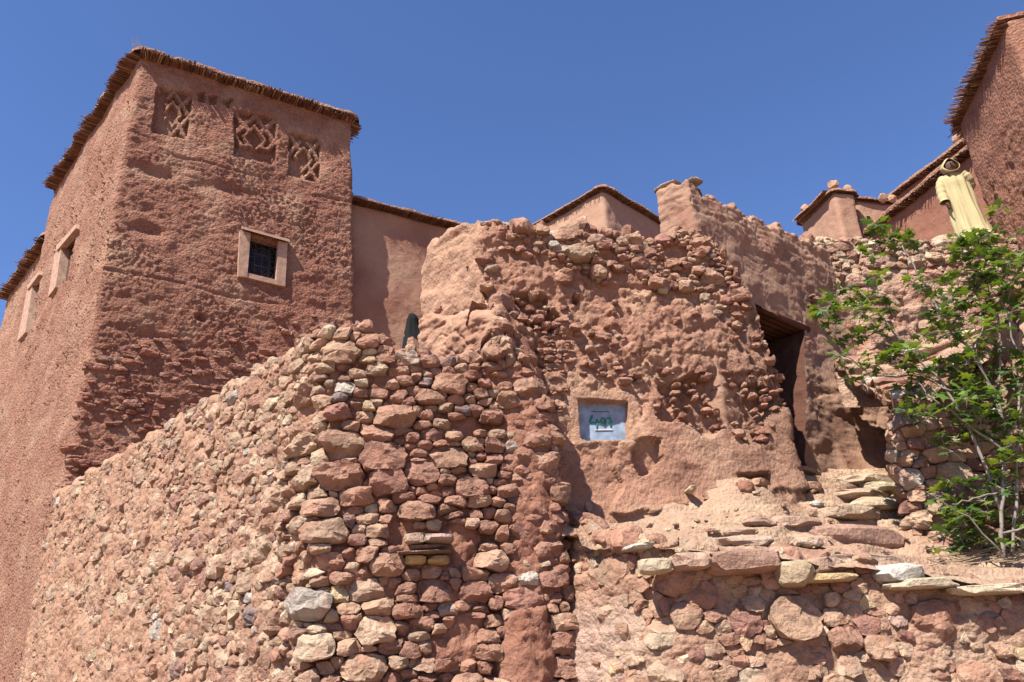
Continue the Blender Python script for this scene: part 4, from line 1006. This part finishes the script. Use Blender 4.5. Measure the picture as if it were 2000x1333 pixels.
pw = onplane(1697, 432, c2, [*db, 0]); mb = MB(); mb.box(pw+np.array([.24, -.97, 0])*.0, np.array([*db, 0])*.045, np.array([.24, -.97, 0])*.035, up*.13); mb.build('window', M_DARK, h2)
c3 = atY(1893, 303, 13.2); q = onplane(1700, 458, c3, [*da, 0]); L3 = np.linalg.norm((q-c3)[:2])
h3, _ = house('adobe_house', 'long red adobe house wall with thick mud eave behind the robed person', [c3[:2]+da*L3+db*3, c3[:2]+da*L3, c3[:2]-da*1.0, c3[:2]-da*1.0+db*3], c3[2], 4, MUDR, MUD, .22, .10, .05, ly=2)
c4 = atY(1885, 283, 16.0); q = onplane(1735, 385, c4, [-.33, .94, 0]); L4 = np.linalg.norm((q-c4)[:2]); dc = np.array([-.33, .94]); dd = np.array([.94, .33])
h4, _ = house('adobe_house', 'rearmost red adobe house with a roof knob on the right skyline', [c4[:2]+dc*L4+dd*3, c4[:2]+dc*L4, c4[:2]-dc*1.5, c4[:2]-dc*1.5+dd*3], c4[2], 4, MUDR, MUD, .16, .09, .05, ly=2)
knob(h4, 1870, 270, 16.3, .14); knob(h3, 1724, 388, 16.2, .1); knob(h3, 1742, 389, 16.2, .1); 
# near house at the right edge
c5 = atY(1942, 458, 11.75); top5 = atY(1872, 240, 11.95); de = np.array([-.2286, -.9735]); dg = np.array([.94, -.33])
h5 = thing('adobe_house', 'near red adobe house with ragged cane eave at the upper right edge', 'house', 'adobe houses on the skyline')
bs = [c5[:2]+np.array([3.2, 1.0]), c5[:2], c5[:2]+de*2.6, c5[:2]+de*2.6+np.array([3, -.8])]; bt = [top5[:2]+np.array([3.2, 1.0]), top5[:2], top5[:2]+de*2.6, top5[:2]+de*2.6+np.array([3, -.8])]
Z5 = top5[2]
S5 = Strip(bs, bt, (c5[2], Z5), 1.0, lambda u: Z5+0*u, rad=.12, r=.05, slope=0, T=.3, ccw=-1)
if True:
    # choose outward side (towards -X)
    mid = np.array([S5.Lk[1]+1.0]); _, nn = S5.P(mid, np.array([.5]))
    if nn[0][0] > 0: S5.nrm = -S5.nrm
def h5_h(p, px, py, U, V):
    rough = ss(Z5-1.0, Z5-2.2, p[..., 2]+.4*perlin(p*1.3)); h = .03*fbm(p, 1.2, 3)+.006*fbm(p, 14, 2)
    return h+rough*(.018*ridged(p, 5, 3)+.05*np.clip(.55-worley(p, 12), 0, 1)+.025*flake(p, 4))+.010*ridged(p, 9, 2, (1, 1, .12))
S5.mesh('wall_face', .036, .036, h5_h, lambda p, *a: mixc(MUDR, MUD, .6+.8*perlin(p*1.5)), M_ROUGH, h5, back=0)
e5 = [top5[:2]+np.array([1.5, .45]), top5[:2], top5[:2]+de*2.6]
canes('cane', e5[1:], Z5+.02, 1, .26, M_CANE, h5, step=.036, rad=.009, layers=2, individually=True, droop=.0)
canes('cane_underlay', e5[1:], Z5-.05, 1, .15, M_CANE, h5, step=.022, rad=.012, layers=4)
canes('cane_end', e5[:2], Z5+.0, 1, .3, M_CANE, h5, step=.04, rad=.014, layers=3)
_m = MB(); _t = [np.array([*q, Z5+.09]) for q in (top5[:2]+np.array([-.08, .1]), top5[:2]+de*2.6+np.array([-.08, 0]), top5[:2]+de*2.6+np.array([3, -.8]), top5[:2]+np.array([3.2, 1.0]))]
_m.add(_t+[v-up*.07 for v in _t], [(0, 1, 2, 3), (7, 6, 5, 4), (0, 4, 5, 1), (1, 5, 6, 2), (2, 6, 7, 3), (3, 7, 4, 0)], MUD); _m.build('roof', M_ROUGH, h5)

# ================================================================== FIG TREE
ft = thing('fig_tree', 'leafy green fig tree with slender grey branches growing before the terrace wall', 'tree')
M_BARK = plain('fig_bark', (.29, .245, .20), .8, 0, .25, 25, .3); 
M_LEAF = bpy.data.materials.new('fig_leaf'); M_LEAF.use_nodes = True; _n = M_LEAF.node_tree; _b = _n.nodes['Principled BSDF']; _b.inputs['Roughness'].default_value = .38
_o = N(_n, 'ShaderNodeAttribute', attribute_name='Col'); _s0 = N(_n, 'ShaderNodeVectorMath', operation='SCALE'); _s0.inputs['Scale'].default_value = ALB; _n.links.new(_o.outputs['Color'], _s0.inputs[0]); _n.links.new(_s0.outputs[0], _b.inputs['Base Color'])
_tr = N(_n, 'ShaderNodeBsdfTranslucent'); _sc = N(_n, 'ShaderNodeVectorMath', operation='MULTIPLY'); _sc.inputs[1].default_value = (1.1, 1.0, .3); _n.links.new(_o.outputs['Color'], _sc.inputs[0]); _n.links.new(_sc.outputs[0], _tr.inputs['Color'])
_mx = N(_n, 'ShaderNodeMixShader'); _mx.inputs[0].default_value = .35; _n.links.new(_b.outputs[0], _mx.inputs[1]); _n.links.new(_tr.outputs[0], _mx.inputs[2]); _n.links.new(_mx.outputs[0], _n.nodes['Material Output'].inputs['Surface'])
BR = [([(1960, 1095, 7.05), (1955, 1000, 7.05), (1965, 880, 7.1), (1950, 780, 7.2), (1955, 640, 7.2), (1930, 560, 7.2)], .019),
      ([(1975, 1090, 7.1), (1985, 960, 7.1), (1990, 820, 7.1), (1985, 680, 7.1), (1960, 590, 7.1), (1950, 540, 7.1)], .015),
      ([(1958, 1000, 7.05), (1890, 830, 7.15), (1840, 745, 7.2), (1780, 690, 7.2), (1715, 612, 7.2), (1680, 570, 7.2)], .016),
      ([(1990, 900, 7.1), (1905, 690, 7.2), (1850, 640, 7.2), (1815, 570, 7.2), (1785, 520, 7.2), (1762, 480, 7.2)], .017),
      ([(1965, 880, 7.1), (1920, 850, 7.1), (1860, 805, 7.1), (1810, 770, 7.1), (1790, 740, 7.1)], .015),
      ([(1860, 765, 7.15), (1800, 735, 7.3), (1700, 735, 7.4), (1650, 695, 7.4), (1600, 655, 7.4)], .010),
      ([(1955, 1080, 7.0), (1890, 1010, 6.95), (1840, 980, 6.9), (1810, 960, 6.9)], .009), ([(1965, 860, 7.1), (1995, 800, 7.0), (2040, 700, 7.0)], .015),
      ([(1960, 1040, 7.0), (2010, 1030, 6.9), (2060, 1020, 6.9)], .012), ([(1955, 960, 7.05), (1900, 975, 6.9), (1860, 985, 6.9)], .010), ([(1950, 780, 7.2), (1900, 690, 7.1), (1920, 640, 7.1)], .012)]
rngp = random.Random(5)
for k, (pts, r) in enumerate(BR):
    P = [atY(x, y, Y) for x, y, Y in pts]; Q = []
    for i in range(len(P)-1):
        for t in np.linspace(0, 1, 5)[:-1]: Q.append(P[i]*(1-t)+P[i+1]*t+np.array([rngp.uniform(-1, 1)*.012 for _ in range(3)]))
    Q.append(P[-1]); mb = MB(); mb.tube(Q, np.linspace(r, r*.35, len(Q)), 7); mb.build('trunk' if k < 2 else 'branch', M_BARK, ft, True)
def leaf_shape():
    A = [(-.1, 0), (.0, -.1), (.25, -.28), (.30, -.62), (.46, -.36), (.62, -.22), (.9, -.42), (.82, -.14), (1.15, 0)]
    pts = A+[(x, -y) for x, y in A[-2:0:-1]]
    return np.array([(x, y) for x, y in pts])
LS = leaf_shape()
CL = [(1740, 470, 48, 26), (1720, 455, 30, 14), (1700, 530, 20, 8), (1775, 460, 26, 10), (1650, 580, 50, 26), (1700, 570, 38, 22), (1600, 640, 34, 22), (1640, 610, 30, 14), (1700, 640, 42, 26), (1690, 700, 50, 34), (1760, 700, 48, 30),
      (1770, 720, 40, 22), (1790, 560, 22, 8), (1820, 540, 24, 8), (1630, 685, 18, 7), (1735, 600, 18, 7), (1780, 780, 34, 20), (1800, 810, 40, 22), (1830, 690, 36, 16), (1850, 640, 28, 10), (1860, 660, 26, 12), (1890, 500, 48, 30), (1930, 480, 46, 32), (1960, 520, 56, 44),
      (1920, 550, 50, 34), (1900, 590, 44, 26), (1980, 580, 50, 36), (1950, 630, 46, 24), (1900, 700, 44, 22), (1930, 740, 58, 46), (1900, 790, 56, 44), (1960, 800, 60, 46), (1930, 850, 52, 36), (1990, 720, 44, 30), (1985, 870, 48, 30), (1900, 840, 40, 20), (1880, 610, 36, 14),
      (1950, 880, 40, 20), (1905, 1010, 44, 30), (1900, 950, 40, 22), (1935, 1040, 52, 40), (1980, 980, 46, 30), (1875, 1050, 34, 20), (1990, 1030, 44, 28), (1940, 930, 40, 20), (1860, 1030, 26, 10), (2010, 640, 40, 20), (2010, 780, 40, 24), (2015, 500, 30, 16), (1840, 905, 26, 0), (1950, 700, 40, 18), (1880, 740, 40, 18), (1815, 600, 14, 4)]
leaves = []
base_mesh = []
for v in range(10):
    cu = rngp.uniform(.1, .45); V = [(0.45*1, 0, 0)]+[(x, y, -cu*y*y-.12*x*x*rngp.uniform(.4, 1.6)) for x, y in LS]; V = np.array(V)
    F = [(0, i+1, (i+1) % len(LS)+1) for i in range(len(LS))]
    me = bpy.data.meshes.new('leaf'); me.from_pydata(V.tolist(), [], F)
    g_ = [(.11, .19, .035), (.075, .145, .035), (.15, .24, .04), (.09, .17, .06), (.21, .29, .06)][v % 5]
    at = me.color_attributes.new('Col', 'FLOAT_COLOR', 'POINT'); c4 = np.tile(np.array([*g_, 1.0], np.float32), (len(V), 1)); at.data.foreach_set('color', c4.ravel())
    me.materials.append(M_LEAF); base_mesh.append((me, V, F, g_))
LM = MB(); lt = MB()
allL = []
for (x, y, R, n) in CL:
    c = atY(x, y, rngp.uniform(6.95, 7.35)); Rm = R/CF*7.9
    # terminal sprays: leaves radiate from a few shoot tips
    n = int(n*((1.8 if y > 930 else 1.6) if y > 820 else (1.6 if x > 1880 and y > 600 else (2.1 if x > 1870 else 1.6)))); ns = max(1, n//9)
    for s_ in range(ns):
        tip = c+np.array([rngp.gauss(0, 1)*Rm*.55, rngp.gauss(0, .6)*Rm*.8, rngp.gauss(0, 1)*Rm*.5])
        mb_ = tip+np.array([rngp.uniform(-.02, .09), .03, -.08]); lt.tube([mb_, tip], [.004, .003], 4)
        for k in range(max(2, n//ns)):
            a = rngp.uniform(0, 6.283); el = rngp.uniform(-.5, .75)
            d = Vector((math.cos(a)*math.cos(el), math.sin(a)*math.cos(el), math.sin(el)))
            st = tip+np.array(d)*rngp.uniform(.02, .09); size = rngp.uniform(.045, .135)
            z = Vector((rngp.gauss(0, .35), rngp.gauss(0, .35)-.15, 1)); z = (z-d*z.dot(d)).normalized(); yv = z.cross(d)
            M = Matrix(((d[0], yv[0], z[0]), (d[1], yv[1], z[1]), (d[2], yv[2], z[2])))
            allL.append((st, M, size)); lt.tube([tip, st], [.0025, .002], 3, cap=False)
allL.sort(key=lambda t: -t[2]/t[0][1])
for i, (st, M, size) in enumerate(allL):
    me, V, F, g_ = base_mesh[i % 10]
    if i < 300:
        o = bpy.data.objects.new('leaf', me); M4 = M.to_4x4(); o.matrix_world = Matrix.Translation(Vector(st)) @ M4 @ Matrix.Scale(size, 4); link(o, ft)
    else:
        LM.add(np.array(st)+(V*size)@np.array(M).T, F, np.array(g_)*rngp.uniform(.8, 1.2))
LM.build('foliage', M_LEAF, ft, False, 'stuff'); lt.build('twigs', M_BARK, ft, False, 'stuff')
# dry stick litter at the fig's foot
mb = MB()
for k in range(70):
    x = rngp.uniform(1830, 2010); q = pth(x, rngp.uniform(1075, 1108)); a = rngp.uniform(-.5, .5); L_ = rngp.uniform(.08, .3)
    d = np.array([math.cos(a), math.sin(a), rngp.uniform(-.05, .12)]); mb.tube([q+up*.02-d*L_/2, q+up*.035+d*L_/2], [.005, .003], 4)
o = mb.build('dry_twigs', plain('straw', (.45, .32, .2), .9), None, False, 'stuff'); o['label'] = 'dry twigs scattered on the dirt at the foot of the fig'; o['category'] = 'twigs'

# ================================================================== PEOPLE
def skin_body(name, verts, edges, rad, mat, parent, sub=2):
    me = bpy.data.meshes.new(name); me.from_pydata([tuple(v) for v in verts], edges, []); o = bpy.data.objects.new(name, me); col.objects.link(o)
    m = o.modifiers.new('skin', 'SKIN'); 
    for i, r in enumerate(rad): me.skin_vertices[0].data[i].radius = (r, r) if not hasattr(r, '__len__') else r
    me.skin_vertices[0].data[0].use_root = True
    o.modifiers.new('sub', 'SUBSURF').levels = sub; o.modifiers['sub'].render_levels = sub
    dg = bpy.context.evaluated_depsgraph_get(); ev = bpy.data.meshes.new_from_object(o.evaluated_get(dg)); bpy.data.objects.remove(o)
    ev.polygons.foreach_set('use_smooth', [True]*len(ev.polygons)); ev.materials.clear(); ev.materials.append(mat)
    ev.name = name; o2 = bpy.data.objects.new(name, ev); link(o2, parent); return o2
def loft(rings, n, foldf, mat, name, parent, cap=True, smooth=True):
    V = []; 
    for i, (c, rx, ry) in enumerate(rings):
        for k in range(n):
            a = 2*math.pi*k/n; f = 1+foldf(a, i/(len(rings)-1)); V.append((c[0]+rx*f*math.cos(a), c[1]+ry*f*math.sin(a), c[2]))
    F = [(i*n+k, i*n+(k+1) % n, (i+1)*n+(k+1) % n, (i+1)*n+k) for i in range(len(rings)-1) for k in range(n)]
    if cap: F.append(tuple((len(rings)-1)*n+k for k in range(n)))
    mb = MB(); mb.v.append(np.array(V, float)); mb.f = F; mb.n = len(V); me = bpy.data.meshes.new(name); me.from_pydata([tuple(v) for v in V], [], F)
    me.polygons.foreach_set('use_smooth', [smooth]*len(me.polygons)); me.materials.append(mat); o = bpy.data.objects.new(name, me); link(o, parent); return o
M_ROBE = plain('yellow_cloth', (.58, .48, .25), .9, 0, .06, 30, .2); M_SKIN = plain('brown_skin', (.13, .06, .038), .7); M_BLACK = plain('black_cloth', (.006, .006, .006), .95, 0, .3, 20, .2); M_HAIR = plain('dark_beard', (.02, .015, .012), .8); M_EYE = plain('eye_white', (.5, .45, .4), .4)
pf = atY(1905, 464, 11.4)
ps = thing('person', 'person in a long pale yellow hooded robe standing on the terrace wall', 'person', None, tuple(pf))
J = [(0, 0, .88), (0, .0, 1.05), (0, 0, 1.22), (0, 0, 1.38), (0, -.01, 1.46), (-.005, -.03, 1.54), (-.005, -.045, 1.62),
     (-.17, 0, 1.36), (-.235, -.01, 1.08), (-.25, -.06, .82), (-.25, -.08, .76),
     (.17, 0, 1.36), (.22, .09, 1.12), (.13, .16, .98), (.07, .17, .97),
     (-.09, 0, .80), (-.1, -.01, .45), (-.1, .02, .08), (-.11, -.13, .04), (.09, 0, .80), (.1, -.01, .45), (.1, .02, .08), (.11, -.13, .04)]
E_ = [(0, 1), (1, 2), (2, 3), (3, 4), (4, 5), (5, 6), (3, 7), (7, 8), (8, 9), (9, 10), (3, 11), (11, 12), (12, 13), (13, 14), (0, 15), (15, 16), (16, 17), (17, 18), (0, 19), (19, 20), (20, 21), (21, 22)]
RD = [.13, .12, .13, .09, .055, .085, .085, .06, .042, .028, .03, .06, .042, .028, .03, .085, .055, .04, .035, .085, .055, .04, .035]
# fingers of the hanging hand and of the bent one
for (root, base, dn) in ((10, np.array([-.25, -.08, .76]), np.array([0, -.12, -1.0])), (14, np.array([.07, .17, .97]), np.array([-1.0, .1, -.1]))):
    dn = dn/np.linalg.norm(dn); sd_ = np.array([0, 1, 0]) if root == 10 else np.array([0, .1, 1.0])
    for k in range(5):
        off = (k-1.7)*.019 if k < 4 else -.045; ln = (.07, .08, .075, .06, .05)[k]
        b0 = base+sd_*off*.8+dn*(.05 if k < 4 else .015); m0 = base+sd_*off+dn*(.05+ln*.5 if k < 4 else .04); t0 = base+sd_*off*1.05+dn*(.05+ln if k < 4 else .07)+np.array([.012 if root == 10 else 0, -.01, 0])
        i0 = len(J); J += [tuple(b0), tuple(m0), tuple(t0)]; E_ += [(root, i0), (i0, i0+1), (i0+1, i0+2)]; RD += [.010, .009, .008]
skin_body('body', J, E_, RD, M_SKIN, ps)
hb = rock('head', (-.005, -.075, 1.575), .098, .085, .135, (.05, .026, .018), None, 0, 3, M_SKIN, 3); hb.parent = ps
fm = MB(); fm.tube([(-.005, -.15, 1.615), (-.005, -.18, 1.575), (-.005, -.16, 1.565)], [.008, .014, .01], 6); o = fm.build('nose', M_SKIN, None, True); o.parent = ps
for s_ in (-1, 1):
    e = rock('eye', (-.005+s_*.026, -.152, 1.605), .010, .006, .006, (.5, .45, .4), None, 0, 2, M_EYE, 2); e.parent = ps
e = rock('mouth', (-.005, -.15, 1.525), .022, .008, .006, (.12, .05, .04), None, 0, 2, plain('lips', (.14, .05, .04), .6), 2); e.parent = ps
rob = [((0.0, .01, -.02), .25, .20), ((0, .01, .15), .235, .185), ((0, .01, .35), .22, .175), ((-.0, .01, .6), .21, .16), ((0, .01, .85), .205, .155), ((0, .01, 1.05), .205, .15), ((0, 0, 1.2), .21, .145), ((0, 0, 1.32), .205, .13), ((0, 0, 1.385), .16, .11), ((0, -.01, 1.43), .09, .085), ((0, -.01, 1.46), .075, .075)]
def rfold(a, t):
    return (.30+(1-t)**.7)*(.10*math.sin(5*a+3*t)+.09*math.sin(9*a-4*t+1)+.07*math.sin(16*a+6*t+math.sin(9*t)))+.035*math.sin(4*a+9*t)+.03*math.sin(3*a+21*t)
rb2 = []
for i in range(len(rob)-1):
    for t in np.linspace(0, 1, 5)[:-1]: rb2.append((tuple(np.array(rob[i][0])*(1-t)+np.array(rob[i+1][0])*t), rob[i][1]*(1-t)+rob[i+1][1]*t, rob[i][2]*(1-t)+rob[i+1][2]*t))
rb2.append(rob[-1]); loft(rb2, 56, rfold, M_ROBE, 'robe', ps, True)
def sleeve(pts, r0, name='sleeve'):
    pts = np.array(pts, float); Q = []; 
    tt = np.linspace(0, len(pts)-1, 18); Q = np.stack([np.interp(tt, range(len(pts)), pts[:, k]) for k in range(3)], 1)
    rr = np.interp(tt, range(len(pts)), r0)*(1+.07*np.sin(np.arange(18)*1.9)+.04*np.sin(np.arange(18)*3.1))
    mb = MB(); mb.tube(Q, rr, 14, cap=False); o = mb.build(name, M_ROBE, None, True); o.parent = ps; return o
sleeve([(-.13, 0, 1.37), (-.20, -.005, 1.26), (-.245, -.015, 1.06), (-.262, -.06, .82)], [.085, .085, .078, .075])
sleeve([(.12, -.02, 1.37), (.19, .0, 1.28), (.225, .07, 1.13), (.14, .14, 1.02)], [.10, .11, .10, .08])
# hood: open-fronted pointed shell
V = []; n = 26; rings = 12
for i in range(rings):
    t = i/(rings-1); y = -.155+.31*t; zc = 1.60+.03*t-.10*t*t; rx = (.135 if i else .120)*math.sqrt(max(0, 1-(t*.98)**3.0)); rz = (.185 if i else .165)*math.sqrt(max(0, 1-(t*.97)**3.0))
    for k in range(n):
        a = 2*math.pi*k/n; pk = .05*max(0, math.sin(a))**4; yy = y-.08*max(0, math.sin(a))*(1-t); zz_ = zc-1.58+(rz*.92+pk)*math.sin(a); V.append((rx*math.cos(a)*(1-.25*max(0, math.sin(a)))*(1+.03*math.sin(3*a+i)), yy*.94-zz_*-.34, 1.575+zz_*.94+yy*.34))
F = [(i*n+k, i*n+(k+1) % n, (i+1)*n+(k+1) % n, (i+1)*n+k) for i in range(rings-1) for k in range(n)]+[tuple((rings-1)*n+k for k in range(n))]
mb = MB(); mb.add(V, F); hd_ = mb.build('hood', M_ROBE, None, True); hd_.parent = ps
sm_ = hd_.modifiers.new('s', 'SOLIDIFY'); sm_.thickness = .006
# button placket
for k in range(5):
    b_ = rock('button', (.0, -.145-.003*k, 1.34-.07*k), .006, .006, .006, (.5, .4, .2), None, 0, k, M_ROBE, 1); b_.parent = ps
ps.rotation_euler.z = math.radians(-14); ps.scale = (1.04, 1.0, .9); ps.rotation_euler.y = math.radians(-3)

# veiled person behind the rubble wall
vf = atY(806, 640, 8.9); zt_ = atY(806, 614, 8.9)[2]
vp = thing('person', 'person draped in black cloth standing behind the rubble wall', 'person', None, (vf[0], vf[1], zt_-1.45)); vp.scale = (.85, .85, .93)
skin_body('body', [(0, 0, .9), (0, 0, 1.2), (0, 0, 1.3), (0, 0, 1.38), (0, -.01, 1.46), (-.1, 0, .45), (-.1, 0, .05), (.1, 0, .45), (.1, 0, .05), (-.14, 0, 1.22), (-.15, -.05, .95), (.14, 0, 1.22), (.15, -.05, .95)],
          [(0, 1), (1, 2), (2, 3), (3, 4), (0, 5), (5, 6), (0, 7), (7, 8), (1, 9), (9, 10), (1, 11), (11, 12)], [.11, .09, .05, .07, .07, .05, .04, .05, .04, .04, .03, .04, .03], M_SKIN, vp)
vr = [((0, 0, 0.05), .26, .22), ((0, 0, .8), .20, .17), ((0.02, 0, 1.1), .17, .14), ((0.015, 0, 1.25), .135, .12), ((.005, 0, 1.38), .10, .115), ((0, -.01, 1.47), .085, .105), ((-.005, -.01, 1.53), .062, .08), ((-.005, -.01, 1.56), .02, .03)]
vv = []
for i in range(len(vr)-1):
    for t in np.linspace(0, 1, 6)[:-1]: vv.append((tuple(np.array(vr[i][0])*(1-t)+np.array(vr[i+1][0])*t), vr[i][1]*(1-t)+vr[i+1][1]*t, vr[i][2]*(1-t)+vr[i+1][2]*t))
vv.append(vr[-1]); loft(vv, 48, lambda a, t: .07*math.sin(6*a+2*t)*(1-t*.5)+.04*math.sin(11*a-5*t), M_BLACK, 'veil', vp)
print('tris', sum(len(m.loops)-2*len(m.polygons) for m in bpy.data.meshes))
print('objects', len(bpy.data.objects), 'verts', sum(len(m.vertices) for m in bpy.data.meshes))
